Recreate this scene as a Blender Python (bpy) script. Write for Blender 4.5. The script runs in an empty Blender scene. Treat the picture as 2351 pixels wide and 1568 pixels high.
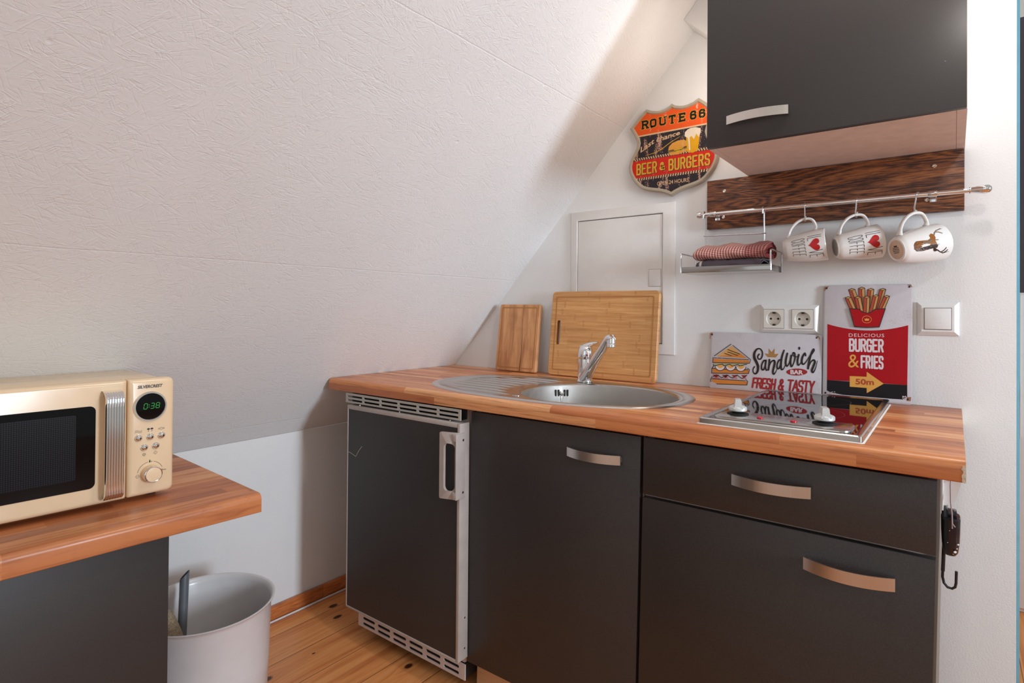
import bpy, bmesh, math, random
from mathutils import Vector, Matrix
from mathutils.geometry import tessellate_polygon
random.seed(7)
C = bpy.context.scene.collection
PI = math.pi
sin, cos = math.sin, math.cos

# ------------------------------------------------------------------ camera
W, H = 2351, 1568
F_, YAW, PIT, ROL = 1331.142, .6512, .00768, .00774
CAM = Vector((-.01487, -1.73566, .22572)); SHY = -83.7916
fwd = Vector((-sin(YAW)*cos(PIT), cos(YAW)*cos(PIT), sin(PIT)))
rgt = Vector((cos(YAW), sin(YAW), 0)); upv = rgt.cross(fwd)
r2 = rgt*cos(ROL)+upv*sin(ROL); u2 = -rgt*sin(ROL)+upv*cos(ROL)
cd = bpy.data.cameras.new('camera'); cam = bpy.data.objects.new('camera', cd); C.objects.link(cam)
cd.sensor_fit = 'HORIZONTAL'; cd.sensor_width = 36; cd.lens = F_*36/W; cd.shift_y = SHY/W
cd.clip_start = .02
cam.matrix_world = Matrix(((r2.x, u2.x, -fwd.x, CAM.x), (r2.y, u2.y, -fwd.y, CAM.y), (r2.z, u2.z, -fwd.z, CAM.z), (0, 0, 0, 1)))
bpy.context.scene.camera = cam
def ray(px, py):
    return r2*((px-W/2)/F_) - u2*((py-H/2-SHY)/F_) + fwd
def at(px, py, n, d):          # where a line of sight of the photograph meets a plane of the room
    v = ray(px, py); n = Vector(n); return CAM + v*((d-n.dot(CAM))/n.dot(v))

# ------------------------------------------------------------------ node helpers
class NT:
    def __init__(s, mat): s.t = mat.node_tree
    def n(s, typ, ins=None, **props):
        nd = s.t.nodes.new(typ)
        for k, v in props.items(): setattr(nd, k, v)
        for k, v in (ins or {}).items():
            sk = nd.inputs[k]
            if isinstance(v, bpy.types.NodeSocket): s.t.links.new(v, sk)
            else: sk.default_value = v
        return nd
    def m(s, op, a, b=0., c=None):
        ins = {0: a, 1: b}
        if c is not None: ins[2] = c
        return s.n('ShaderNodeMath', ins, operation=op).outputs[0]
    def co(s, kind='Object'): return s.n('ShaderNodeTexCoord').outputs[kind]
    def xyz(s, v):
        o = s.n('ShaderNodeSeparateXYZ', {0: v}).outputs; return o[0], o[1], o[2]
    def vec(s, x, y, z=0.): return s.n('ShaderNodeCombineXYZ', {0: x, 1: y, 2: z}).outputs[0]
    def noise(s, v, scale=5., detail=2., rough=.5, dist=0.):
        return s.n('ShaderNodeTexNoise', {'Vector': v, 'Scale': scale, 'Detail': detail, 'Roughness': rough, 'Distortion': dist}).outputs[0]
    def white(s, v): return s.n('ShaderNodeTexWhiteNoise', {'Vector': v}, noise_dimensions='3D').outputs['Value']
    def ramp(s, f, stops, interp='LINEAR'):
        r = s.n('ShaderNodeValToRGB', {0: f}); cr = r.color_ramp; cr.interpolation = interp
        while len(cr.elements) < len(stops): cr.elements.new(.5)
        for e, (p, c) in zip(cr.elements, stops): e.position = p; e.color = (*c, 1)
        return r.outputs[0]
    def mix(s, f, a, b, blend='MIX'):
        nd = s.t.nodes.new('ShaderNodeMix'); nd.data_type = 'RGBA'; nd.blend_type = blend
        for i, v in ((0, f), (6, a), (7, b)):
            if isinstance(v, bpy.types.NodeSocket): s.t.links.new(v, nd.inputs[i])
            else: nd.inputs[i].default_value = v if i == 0 else (*v[:3], 1)
        return nd.outputs[2]
    def mapr(s, v, a, b, c=0., d=1., smooth=True):
        nd = s.n('ShaderNodeMapRange', {0: v, 1: a, 2: b, 3: c, 4: d}); nd.interpolation_type = 'SMOOTHSTEP' if smooth else 'LINEAR'
        return nd.outputs[0]
    def bump(s, h, strength=.3, dist=.002):
        return s.n('ShaderNodeBump', {'Height': h, 'Strength': strength, 'Distance': dist}).outputs[0]
def srgb(r, g, b):
    f = lambda c: (c/255)/12.92 if c/255 <= .04045 else ((c/255+.055)/1.055)**2.4
    return (f(r), f(g), f(b))
def mat(name, col=(.8, .8, .8), rough=.5, metal=0., **kw):   # principled base
    m = bpy.data.materials.new(name); m.use_nodes = True
    b = m.node_tree.nodes['Principled BSDF']
    b.inputs['Base Color'].default_value = (*col[:3], 1); b.inputs['Roughness'].default_value = rough; b.inputs['Metallic'].default_value = metal
    for k, v in kw.items(): b.inputs[k].default_value = v
    nt = NT(m); nt.b = b
    def set_(k, v): nt.t.links.new(v, b.inputs[k])
    nt.set = set_
    m['x'] = 0
    return m, nt

# plain paint / plastics get a faint procedural variation so no surface is perfectly flat
def plain(name, col, rough=.45, metal=0., var=.06, scale=30., bumpy=0., **kw):
    m, nt = mat(name, col, rough, metal, **kw)
    n = nt.noise(nt.co(), scale, 3.)
    lo = tuple(c*(1-var) for c in col); hi = tuple(min(1, c*(1+var)) for c in col)
    nt.set('Base Color', nt.ramp(n, [(.3, lo), (.7, hi)]))
    nt.set('Roughness', nt.mapr(n, .3, .7, rough*.9, min(1, rough*1.1)))
    if bumpy: nt.set('Normal', nt.bump(nt.noise(nt.co(), 400., 2.), bumpy, .001))
    return m

SL = .8349; XL = -1.6237; ZK = -.1957; XK = XL+ZK/math.tan(SL); FL = -.8
ns = (-sin(SL), 0, cos(SL)); ds = sin(SL)*1.6237

def osb():
    m, nt = mat('painted_chipboard', (.80, .785, .77), .62)
    x, y, z = nt.xyz(nt.co())
    v = nt.m('ADD', nt.m('MULTIPLY', x, cos(SL)), nt.m('MULTIPLY', z, sin(SL)))
    total = None
    for k, (ang, sa, sb) in enumerate([(12, 30, 260), (-28, 26, 230), (50, 34, 280), (-62, 30, 250), (85, 26, 280), (-5, 16, 300), (-14, 44, 330), (30, 38, 340)]):
        a = math.radians(ang)
        u1 = nt.m('ADD', nt.m('MULTIPLY', y, cos(a)*sa), nt.m('MULTIPLY', v, sin(a)*sa))
        v1 = nt.m('ADD', nt.m('MULTIPLY', y, -sin(a)*sb), nt.m('MULTIPLY', v, cos(a)*sb))
        f = nt.noise(nt.vec(u1, v1, k*7.3), 1., 1.)
        msk = nt.noise(nt.vec(nt.m('MULTIPLY', y, 16), nt.m('MULTIPLY', v, 22), k*3.1+5), 1., 2.)
        h = nt.m('MULTIPLY', nt.mapr(f, .58, .70), nt.mapr(msk, .45, .62))
        sgn = 1. if k % 2 == 0 else -1.
        h = nt.m('MULTIPLY', h, sgn)
        total = h if total is None else nt.m('ADD', total, h)
    fine = nt.noise(nt.vec(nt.m('MULTIPLY', y, 90), nt.m('MULTIPLY', v, 140), 0), 1., 3.)
    total = nt.m('ADD', total, nt.m('MULTIPLY', fine, .8))
    wob = nt.m('MULTIPLY', nt.m('SUBTRACT', nt.noise(nt.vec(nt.m('MULTIPLY', y, 9), 0., 0.), 1., 4.), .5), .008)
    for zz in (.823, .3325, -.143):
        vv = (XL+zz/math.tan(SL))*cos(SL)+zz*sin(SL)
        dd = nt.m('ABSOLUTE', nt.m('SUBTRACT', nt.m('SUBTRACT', v, wob), vv))
        total = nt.m('SUBTRACT', total, nt.m('MULTIPLY', nt.mapr(dd, .0006, .0022, 1., 0.), 1.6))
    for px, py in ((113, 94), (1058, 72), (1250, 195), (360, 590), (1135, 140), (1050, 325)):
        p = at(px, py, ns, ds); pv = p.x*cos(SL)+p.z*sin(SL)
        d2 = nt.m('SQRT', nt.m('ADD', nt.m('POWER', nt.m('SUBTRACT', y, p.y), 2.), nt.m('POWER', nt.m('SUBTRACT', v, pv), 2.)))
        total = nt.m('SUBTRACT', total, nt.m('MULTIPLY', nt.mapr(d2, .001, .006, 1., 0.), 2.2))
    nt.set('Normal', nt.bump(total, .32, .0015))
    big = nt.noise(nt.vec(nt.m('MULTIPLY', y, 3), nt.m('MULTIPLY', v, 3), 1.), 1., 3.)
    nt.set('Base Color', nt.ramp(big, [(.3, (.77, .775, .78)), (.7, (.80, .805, .81))]))
    return m
def plaster(name, col, sc=260., st=.22):
    m, nt = mat(name, col, .75)
    c = nt.co()
    h = nt.m('ADD', nt.noise(c, sc, 3., .6), nt.m('MULTIPLY', nt.noise(c, 18., 3.), .8))
    nt.set('Normal', nt.bump(h, st, .0025))
    n = nt.noise(c, 4., 4.)
    nt.set('Base Color', nt.ramp(n, [(.3, tuple(k*.97 for k in col)), (.7, col)]))
    return m
def staves(name, along='X', w=.026, L=.42, tone=1.):
    m, nt = mat(name, (.5, .25, .1), .33)
    x, y, z = nt.xyz(nt.co())
    a, b = (x, y) if along == 'X' else (y, x)
    b = nt.m('ADD', b, nt.m('ADD', nt.m('MULTIPLY', z, .9 if along == 'X' else 0.), (-.0096-.0333) if along == 'X' else 0.))
    row = nt.m('FLOOR', nt.m('DIVIDE', b, w))
    r1 = nt.white(nt.vec(row, 3., 1.))
    ac = nt.m('ADD', nt.m('DIVIDE', a, L), nt.m('MULTIPLY', r1, 9.))
    col = nt.m('FLOOR', ac)
    v = nt.white(nt.vec(row, col, 2.))
    k = tone
    cs = [tuple(q*k for q in srgb(*c)) for c in ((166, 98, 60), (196, 120, 74), (216, 142, 90), (234, 172, 120))]
    base = nt.ramp(v, [(0., cs[0]), (.35, cs[1]), (.7, cs[2]), (1., cs[3])])
    sh = nt.m('MULTIPLY', v, 31.)
    g = nt.noise(nt.vec(nt.m('MULTIPLY', a, 7.), nt.m('ADD', nt.m('MULTIPLY', b, 95.), nt.m('MULTIPLY', z, 70.)), sh), 1., 4., .6, .4)
    g2 = nt.noise(nt.vec(nt.m('MULTIPLY', a, 26.), nt.m('MULTIPLY', b, 420.), sh), 1., 2.)
    c1 = nt.mix(nt.mapr(g, .45, .75, 0., .6), base, tuple(q*k for q in srgb(146, 76, 42)))
    c2 = nt.mix(nt.mapr(g2, .55, .75, 0., .22), c1, tuple(q*k for q in srgb(120, 66, 42)))
    fb = nt.m('FRACT', nt.m('DIVIDE', b, w))
    edge = nt.m('MINIMUM', fb, nt.m('SUBTRACT', 1., fb))
    c3 = nt.mix(nt.mapr(edge, .0, .03, .25, 0.), c2, tuple(q*k for q in srgb(120, 66, 42)))
    nt.set('Base Color', c3)
    nt.set('Roughness', nt.mapr(g, .3, .7, .27, .38))
    return m
def pine():
    m, nt = mat('pine_planks', (.5, .25, .1), .38)
    x, y, z = nt.xyz(nt.co())
    xs = nt.m('ADD', x, 1.7+.1315*20)
    row = nt.m('FLOOR', nt.m('DIVIDE', xs, .1315)); fr = nt.m('FRACT', nt.m('DIVIDE', xs, .1315))
    v = nt.white(nt.vec(row, 5., 2.))
    kn = None; warp = None
    for px, py, rx, ry in ((938, 1529, .011, .017), (775, 1416, .010, .020), (765, 1391, .012, .020), (612, 1560, .012, .02), (1300, 1500, .01, .015), (720, 1500, .004, .007)):
        p = at(px, py, (0, 0, 1), FL)
        dx = nt.m('DIVIDE', nt.m('SUBTRACT', x, p.x), rx); dy = nt.m('DIVIDE', nt.m('SUBTRACT', y, p.y), ry)
        d = nt.m('SQRT', nt.m('ADD', nt.m('MULTIPLY', dx, dx), nt.m('MULTIPLY', dy, dy)))
        k = nt.mapr(d, .55, 1.1, 1., 0.)
        kn = k if kn is None else nt.m('MAXIMUM', kn, k)
        ww = nt.m('MULTIPLY', nt.mapr(d, 0., 4.5, 1., 0.), nt.m('MULTIPLY', nt.m('SIGN', dx), .018))
        warp = ww if warp is None else nt.m('ADD', warp, ww)
    xw = nt.m('SUBTRACT', x, warp)
    ring = nt.noise(nt.vec(nt.m('MULTIPLY', xw, 46.), nt.m('MULTIPLY', y, 2.2), nt.m('MULTIPLY', v, 40.)), 1., 3., .55, .6)
    fine = nt.noise(nt.vec(nt.m('MULTIPLY', xw, 240.), nt.m('MULTIPLY', y, 6.), 0.), 1., 2.)
    base = nt.ramp(ring, [(.25, srgb(190, 108, 58)), (.45, srgb(228, 148, 84)), (.62, srgb(240, 166, 102)), (.8, srgb(208, 124, 68))])
    base = nt.mix(nt.mapr(fine, .5, .75, 0., .3), base, srgb(168, 92, 50))
    base = nt.mix(nt.m('MULTIPLY', v, .25), base, srgb(190, 108, 58))
    base = nt.mix(kn, base, srgb(72, 36, 22))
    e = nt.m('MINIMUM', fr, nt.m('SUBTRACT', 1., fr))
    gap = nt.mapr(e, .004, .014, 1., 0.)
    nt.set('Base Color', nt.mix(nt.m('MULTIPLY', gap, .7), base, srgb(70, 36, 22)))
    nt.set('Normal', nt.bump(nt.m('ADD', nt.m('MULTIPLY', gap, -1.), nt.m('MULTIPLY', ring, .05)), .5, .002))
    return m
def wood(name, along, cols, sa=6., sb=80., rough=.5, blotch=0., nodes=False):
    m, nt = mat(name, cols[1], rough)
    x, y, z = nt.xyz(nt.co())
    a, b = {'X': (x, z), 'Z': (z, x), 'Y': (y, z)}[along]
    g = nt.noise(nt.vec(nt.m('MULTIPLY', a, sa), nt.m('MULTIPLY', b, sb), nt.m('MULTIPLY', y, 20.)), 1., 4., .6, .5)
    c = nt.ramp(g, [(.28, cols[0]), (.5, cols[1]), (.72, cols[2])])
    if blotch:
        n = nt.noise(nt.vec(nt.m('MULTIPLY', a, 14.), nt.m('MULTIPLY', b, 9.), 3.), 1., 3.)
        c = nt.mix(nt.mapr(n, .5, .7, 0., blotch), c, cols[0])
    if nodes:      # bamboo: strips with darker node marks
        st = nt.m('FLOOR', nt.m('DIVIDE', b, .021)); off = nt.white(nt.vec(st, 1., 4.))
        aa = nt.m('ADD', nt.m('DIVIDE', a, .17), nt.m('MULTIPLY', off, 5.))
        fa = nt.m('ABSOLUTE', nt.m('SUBTRACT', nt.m('FRACT', aa), .5))
        jag = nt.noise(nt.vec(nt.m('MULTIPLY', a, 150.), nt.m('MULTIPLY', b, 500.), 0.), 1., 2.)
        k = nt.m('MULTIPLY', nt.mapr(fa, .0, .035, 1., 0.), nt.mapr(jag, .42, .58))
        c = nt.mix(nt.m('MULTIPLY', k, .5), c, srgb(140, 84, 36))
        tone = nt.white(nt.vec(st, nt.m('FLOOR', aa), 9.))
        c = nt.mix(nt.m('MULTIPLY', tone, .28), c, srgb(168, 108, 54))
    nt.set('Base Color', c); nt.set('Roughness', nt.mapr(g, .3, .7, rough*.85, rough*1.15))
    return m
def walnut():
    m, nt = mat('dark_oak_laminate', (.1, .04, .02), .42)
    x, y, z = nt.xyz(nt.co())
    # contour grain: closed rings around two hearts, streaks elsewhere
    nn = nt.noise(nt.vec(nt.m('MULTIPLY', x, 2.6), nt.m('MULTIPLY', z, 14.), 2.), 1., 2., .5, .5)
    rings = nt.m('FRACT', nt.m('MULTIPLY', nn, 15.))
    tri = nt.m('ABSOLUTE', nt.m('SUBTRACT', rings, .5))
    st = nt.noise(nt.vec(nt.m('MULTIPLY', x, 26.), nt.m('MULTIPLY', z, 300.), 0.), 1., 4., .65)
    t = nt.m('ADD', nt.m('MULTIPLY', tri, .45), nt.m('MULTIPLY', st, .95))
    c = nt.ramp(t, [(.40, srgb(38, 18, 11)), (.52, srgb(82, 44, 24)), (.64, srgb(122, 70, 38)), (.85, srgb(156, 98, 56))])
    nt.set('Base Color', c); nt.set('Roughness', nt.mapr(t, .3, .8, .55, .36)); nt.set('Normal', nt.bump(t, .25, .0015))
    return m
def dark_front():
    m, nt = mat('anthracite_laminate', (.04, .034, .032), .42)
    c = nt.co(); n = nt.noise(c, 900., 2.); big = nt.noise(c, 6., 3.)
    base = nt.ramp(n, [(.3, srgb(42, 38, 37)), (.7, srgb(58, 53, 52))])
    nt.set('Base Color', nt.mix(nt.mapr(big, .3, .7, 0., .15), base, srgb(46, 41, 40)))
    sp = nt.n('ShaderNodeTexVoronoi', {'Vector': c, 'Scale': 9.}).outputs['Distance']
    nt.set('Base Color', nt.mix(nt.mapr(sp, .006, .014, .5, 0.), nt.mix(nt.mapr(big, .3, .7, 0., .15), base, srgb(46, 41, 40)), srgb(150, 140, 130)))
    nt.set('Normal', nt.bump(n, .12, .0006))
    return m
def brushed(name, col, rough=.3, axis='X', sc=500.):
    m, nt = mat(name, col, rough, 1.)
    x, y, z = nt.xyz(nt.co())
    v = {'X': nt.vec(nt.m('MULTIPLY', x, 6.), nt.m('MULTIPLY', y, sc), nt.m('MULTIPLY', z, sc)),
         'Z': nt.vec(nt.m('MULTIPLY', x, sc), nt.m('MULTIPLY', y, sc), nt.m('MULTIPLY', z, 6.))}[axis]
    n = nt.noise(v, 1., 2.)
    nt.set('Roughness', nt.mapr(n, .3, .7, rough*.95, rough*1.06))
    nt.set('Base Color', nt.ramp(n, [(.3, tuple(c*.97 for c in col)), (.7, col)]))
    return m
def printed(name, col, wear=0., under=(.75, .62, .5), rough=.4, vertical=True, thr=.60):
    m, nt = mat(name, col, rough, 0., **{'Specular IOR Level': .2})
    c = nt.co(); x, y, z = nt.xyz(c)
    n = nt.noise(c, 60., 2.)
    base = nt.ramp(n, [(.3, tuple(k*.94 for k in col)), (.7, col)])
    if wear:
        a = nt.noise(nt.vec(nt.m('MULTIPLY', x, 60.), nt.m('MULTIPLY', z, 10.), 0.), 1., 1.) if vertical else nt.noise(c, 12., 1.)
        b = nt.noise(c, 330., 3., .7)
        k = nt.m('MULTIPLY', nt.mapr(nt.m('ADD', nt.m('MULTIPLY', a, .55), nt.m('MULTIPLY', b, .45)), thr, thr+.03), wear)
        base = nt.mix(k, base, under)
    nt.set('Base Color', base)
    return m
def gingham():
    m, nt = mat('red_gingham_cotton', (.6, .2, .2), .9)
    u, v, _ = nt.xyz(nt.co('UV'))
    P = .0072
    s = lambda q: nt.mapr(nt.m('ABSOLUTE', nt.m('SUBTRACT', nt.m('FRACT', nt.m('DIVIDE', q, P)), .5)), .2, .3)
    a, b = s(u), s(v)
    t = nt.m('MULTIPLY', nt.m('ADD', a, b), .5)
    # woven border: denser red near the right end and along the lower fold
    bd = nt.mapr(u, .130, .136)
    col = nt.ramp(t, [(0., srgb(232, 214, 202)), (.5, srgb(190, 120, 112)), (1., srgb(118, 30, 34))])
    col = nt.mix(nt.m('MULTIPLY', bd, .55), col, srgb(120, 32, 34))
    nt.set('Base Color', col)
    nt.set('Normal', nt.bump(nt.noise(nt.co(), 900., 2.), .3, .001))
    return m

M = {}
M['osb'] = osb()
M['wall'] = plaster('white_wall_paint', (.80, .805, .805))
M['knee'] = plaster('white_knee_wall_paint', (.81, .815, .82), 120., .25)
M['floor'] = pine()
M['base'] = wood('pine_skirting', 'Y', [srgb(160, 86, 46), srgb(200, 116, 62), srgb(222, 142, 82)], 3., 160., .4)
M['top'] = staves('beech_block_worktop', 'X', .027, .5)
M['topL'] = staves('beech_block_counter', 'Y', .034, .55, .95)
M['chip'] = plain('raw_chipboard', srgb(205, 192, 172), .9, 0, .2, 200., .4)
M['front'] = dark_front()
M['carcass'] = plain('pale_melamine', srgb(232, 214, 206), .5)
M['carcassG'] = plain('grey_brown_edge', srgb(120, 112, 104), .5)
M['black'] = plain('black_gap', (.006, .006, .006), .7)
M['steelh'] = brushed('brushed_nickel', (.66, .60, .55), .30, 'Z', 900.)
M['chrome'] = mat('polished_chrome', (.80, .80, .81), .07, 1.)[0]
M['chromeT'] = mat('chrome_tray', (.36, .35, .34), .14, 1.)[0]
M['chromeD'] = mat('chrome_wire', (.70, .70, .72), .12, 1.)[0]
M['steel'] = plain('satin_stainless', (.56, .54, .52), .20, 1., .02, 40.)
M['steelB'] = plain('satin_stainless_bowl', (.44, .415, .39), .55, 1., .05, 60.)
M['fridgeT'] = plain('fridge_trim_grey', srgb(178, 168, 162), .38)
M['fridgeW'] = plain('fridge_enamel', srgb(205, 194, 190), .4)
M['vent'] = plain('vent_grey_plastic', srgb(176, 172, 165), .45)
M['plinthw'] = wood('maple_plinth', 'X', [srgb(196, 150, 108), srgb(214, 170, 128), srgb(224, 184, 144)], 4., 40., .5)
M['glassk'] = mat('black_ceramic_glass', (.006, .006, .007), .03, 0., IOR=2.3)[0]
M['red'] = plain('red_lens', (.45, .02, .03), .2)
M['alu'] = plain('matt_aluminium_plastic', srgb(196, 196, 194), .35, .3)
M['white'] = plain('white_plastic', (.80, .79, .78), .3, 0, .02)
M['socket'] = plain('cream_plastic', (.74, .70, .64), .35, 0, .03)
M['hatch'] = plain('white_lacquered_sheet', (.76, .74, .72), .45, 0, .02)
M['bamboo'] = wood('bamboo', 'X', [srgb(188, 128, 72), srgb(208, 152, 94), srgb(222, 172, 114)], 7., 150., .45, 0., True)
M['acacia'] = wood('worn_hardwood', 'Z', [srgb(160, 106, 66), srgb(206, 148, 100), srgb(224, 174, 124)], 5., 42., .6, .45)
M['groove'] = plain('cut_groove_wood', srgb(178, 120, 66), .6)
M['crack'] = plain('dark_split', srgb(60, 34, 22), .8)
M['walnut'] = walnut()
M['ceramic'] = plain('glazed_white_ceramic', (.82, .80, .77), .08, 0, .01)
M['unglazed'] = plain('matt_ceramic_foot', srgb(214, 186, 160), .5)
M['greyfoot'] = plain('grey_ceramic_foot', srgb(150, 146, 138), .4)
M['ink'] = plain('black_print', (.012, .011, .011), .4)
M['inkred'] = plain('red_print', (.52, .008, .012), .35)
M['gingham'] = gingham()
M['greycloth'] = plain('dark_grey_cloth', srgb(78, 68, 76), .95, 0, .12, 300., .3)
M['palecloth'] = plain('pale_cloth_stripe', srgb(196, 188, 180), .95, 0, .08, 300., .3)
M['mwcream'] = plain('cream_enamel', srgb(236, 208, 172), .22, 0, .015)
M['mwblack'] = mat('oven_window_glass', (.003, .003, .004), .05, 0., **{'Specular IOR Level': .22})[0]
def mesh_screen():
    m, nt = mat('oven_mesh_screen', (.02, .02, .03), .3, 0., **{'Specular IOR Level': .12})
    x, y, z = nt.xyz(nt.co())
    fx = nt.m('SUBTRACT', nt.m('FRACT', nt.m('DIVIDE', y, .0034)), .5); fz = nt.m('SUBTRACT', nt.m('FRACT', nt.m('DIVIDE', z, .0034)), .5)
    d = nt.m('SQRT', nt.m('ADD', nt.m('MULTIPLY', fx, fx), nt.m('MULTIPLY', fz, fz)))
    nt.set('Base Color', nt.mix(nt.mapr(d, .2, .3, 1., 0.), (.006, .006, .008), (.032, .030, .036)))
    return m
M['mwmesh'] = mesh_screen()
M['led'] = mat('green_digits', (.0, .1, .0), .4, 0.)[0]
lb = M['led'].node_tree.nodes['Principled BSDF']; lb.inputs['Emission Color'].default_value = (.02, .55, .06, 1); lb.inputs['Emission Strength'].default_value = .6
M['bin'] = plain('white_enamelled_metal', (.72, .70, .71), .22, 0, .02)
M['tube'] = plain('grey_plastic_tube', srgb(112, 116, 122), .35, .2)
M['knit'] = plain('woven_beige_cloth', srgb(160, 142, 118), .95, 0, .35, 260., .6)
M['cable'] = plain('white_cable', (.74, .72, .72), .4)
M['blackp'] = plain('black_gloss_plastic', (.012, .010, .014), .16)
M['teal'] = plain('blue_painted_wood', srgb(104, 160, 180), .5)
M['slate'] = plain('dark_grey_paint', srgb(96, 94, 106), .7)
M['cord'] = plain('mauve_cord', srgb(170, 150, 150), .8)
# sign inks
cream = (.72, .60, .48)
M['s_or'] = printed('orange_print', srgb(236, 92, 34), .9, cream, .4, True, .595)
M['s_navy'] = printed('faded_black_print', srgb(50, 44, 50), .8, srgb(214, 170, 150), .4, True, .565)
M['s_red'] = printed('red_enamel_print', srgb(214, 44, 30), .85, srgb(222, 150, 130), .4, True, .59)
M['s_cream'] = printed('cream_print', srgb(226, 190, 150), .3, srgb(120, 80, 60), .45)
M['s_gold'] = printed('gold_print', srgb(226, 176, 58), .5, srgb(190, 120, 60), .45)
M['s_blk'] = printed('black_slab_print', srgb(34, 26, 22), .7, srgb(190, 160, 130), .4, True, .60)
M['s_rim'] = plain('beige_moulded_rim', srgb(178, 166, 146), .45)
M['s_bun'] = printed('bun_print', srgb(224, 160, 70), .2)
M['s_beer'] = printed('beer_print', srgb(230, 170, 30), .2)
M['s_foam'] = printed('foam_print', srgb(236, 222, 200), .3, srgb(200, 140, 110))
M['s_meat'] = printed('patty_print', srgb(110, 48, 24), .2)
M['s_leaf'] = printed('lettuce_print', srgb(120, 130, 60), .2)
M['p_white'] = printed('tin_sign_white', srgb(200, 194, 198), .35, srgb(160, 148, 140), .38, False, .60)
M['p_red'] = printed('tin_sign_red', (.42, .004, .010), .0)
M['p_black'] = printed('tin_sign_black', (.012, .010, .012), .5, srgb(150, 140, 140), .38, False, .64)
M['p_ink'] = plain('tin_sign_ink', srgb(30, 20, 20), .4)
M['p_fry1'] = plain('tin_sign_fry_side', srgb(178, 66, 34), .4)
M['p_fry2'] = plain('tin_sign_fry_face', srgb(200, 150, 84), .4)
M['p_gold'] = plain('tin_sign_yellow', srgb(228, 164, 72), .4)
M['p_brown'] = plain('tin_sign_brown', srgb(168, 122, 66), .4)
M['p_pale'] = plain('tin_sign_lettering', srgb(226, 210, 214), .4)
M['p_or1'] = plain('tin_sign_crust', srgb(206, 126, 46), .4)
M['p_or2'] = plain('tin_sign_bread', srgb(214, 160, 92), .4)
M['p_green'] = plain('tin_sign_green', srgb(170, 170, 120), .4)
M['p_pink'] = plain('tin_sign_pink', srgb(196, 112, 122), .4)
M['p_dred'] = plain('tin_sign_dark_red', srgb(160, 28, 32), .4)
M['rust'] = plain('rusty_edge', srgb(160, 112, 84), .7, .1, .3, 200.)

# ------------------------------------------------------------------ mesh builder
class MB:
    def __init__(s): s.v = []; s.f = []; s.fm = []; s.sm = []; s.uv = {}
    def face(s, pts, m=0, smooth=False):
        i = len(s.v); s.v += [tuple(p) for p in pts]; s.f.append(tuple(range(i, i+len(pts)))); s.fm.append(m); s.sm.append(smooth)
    def add(s, vs, fs, m=0, smooth=False):
        i = len(s.v); s.v += [tuple(p) for p in vs]
        for f in fs: s.f.append(tuple(i+k for k in f)); s.fm.append(m); s.sm.append(smooth)
    def box(s, x0, x1, y0, y1, z0, z1, m=0, bev=0., seg=2):
        bm = bmesh.new()
        bmesh.ops.create_cube(bm, size=1.)
        for v in bm.verts: v.co = ((x0+x1)/2+v.co.x*(x1-x0), (y0+y1)/2+v.co.y*(y1-y0), (z0+z1)/2+v.co.z*(z1-z0))
        if bev: bmesh.ops.bevel(bm, geom=bm.edges[:], offset=bev, segments=seg, profile=.5, affect='EDGES')
        bm.verts.index_update()
        s.add([v.co[:] for v in bm.verts], [[v.index for v in f.verts] for f in bm.faces], m, bool(bev)); bm.free()
    def rings(s, R, m=0, closed=True, caps=(False, False), smooth=True):
        n = len(R[0]); vs = [p for r in R for p in r]; fs = []
        for i in range(len(R)-1):
            for j in range(n if closed else n-1):
                k = (j+1) % n; fs.append((i*n+j, i*n+k, (i+1)*n+k, (i+1)*n+j))
        if caps[0]: fs.append(tuple(reversed(range(n))))
        if caps[1]: fs.append(tuple((len(R)-1)*n+j for j in range(n)))
        s.add(vs, fs, m, smooth)
    def lathe(s, prof, o=(0, 0, 0), ax=(0, 0, 1), m=0, seg=32, smooth=True):
        a = Vector(ax).normalized(); u = a.orthogonal().normalized(); w = a.cross(u); o = Vector(o)
        R = [[o+a*h+(u*cos(2*PI*j/seg)+w*sin(2*PI*j/seg))*max(r, 1e-5) for j in range(seg)] for r, h in prof]
        s.rings(R, m, True, (prof[0][0] > 1e-4, prof[-1][0] > 1e-4), smooth)
    def tube(s, pts, r, m=0, seg=12, caps=True):
        pts = [Vector(p) for p in pts]; rr = r if isinstance(r, (list, tuple)) else [r]*len(pts)
        t0 = (pts[1]-pts[0]).normalized(); u = t0.orthogonal().normalized(); R = []
        for i, p in enumerate(pts):
            t = ((pts[min(i+1, len(pts)-1)]-pts[max(i-1, 0)])).normalized()
            u = (u-t*u.dot(t)).normalized(); w = t.cross(u)
            R.append([p+(u*cos(2*PI*j/seg)+w*sin(2*PI*j/seg))*rr[i] for j in range(seg)])
        s.rings(R, m, True, (caps, caps))
    def prism(s, poly, fn, d, m=0, smooth=False):   # 2-D outline mapped by fn(u, v, depth); closed solid
        a = [fn(u, v, 0) for u, v in poly]; b = [fn(u, v, d) for u, v in poly]; n = len(poly)
        tri = tessellate_polygon([[Vector((u, v, 0)) for u, v in poly]])
        s.add(a, tri, m); s.add(b, [t[::-1] for t in tri], m)
        s.add(a+b, [(j, (j+1) % n, n+(j+1) % n, n+j) for j in range(n)], m, smooth)
    def mesh(s, name, mats):
        me = bpy.data.meshes.new(name); me.from_pydata(s.v, [], s.f)
        for m in mats: me.materials.append(m)
        me.polygons.foreach_set('material_index', s.fm); me.polygons.foreach_set('use_smooth', s.sm)
        if s.uv:
            l = me.uv_layers.new(name='uv')
            for lp in me.loops: l.data[lp.index].uv = s.uv.get(lp.vertex_index, (0, 0))
        me.update(); return me
WM = {}
I4 = Matrix.Identity(4)
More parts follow.
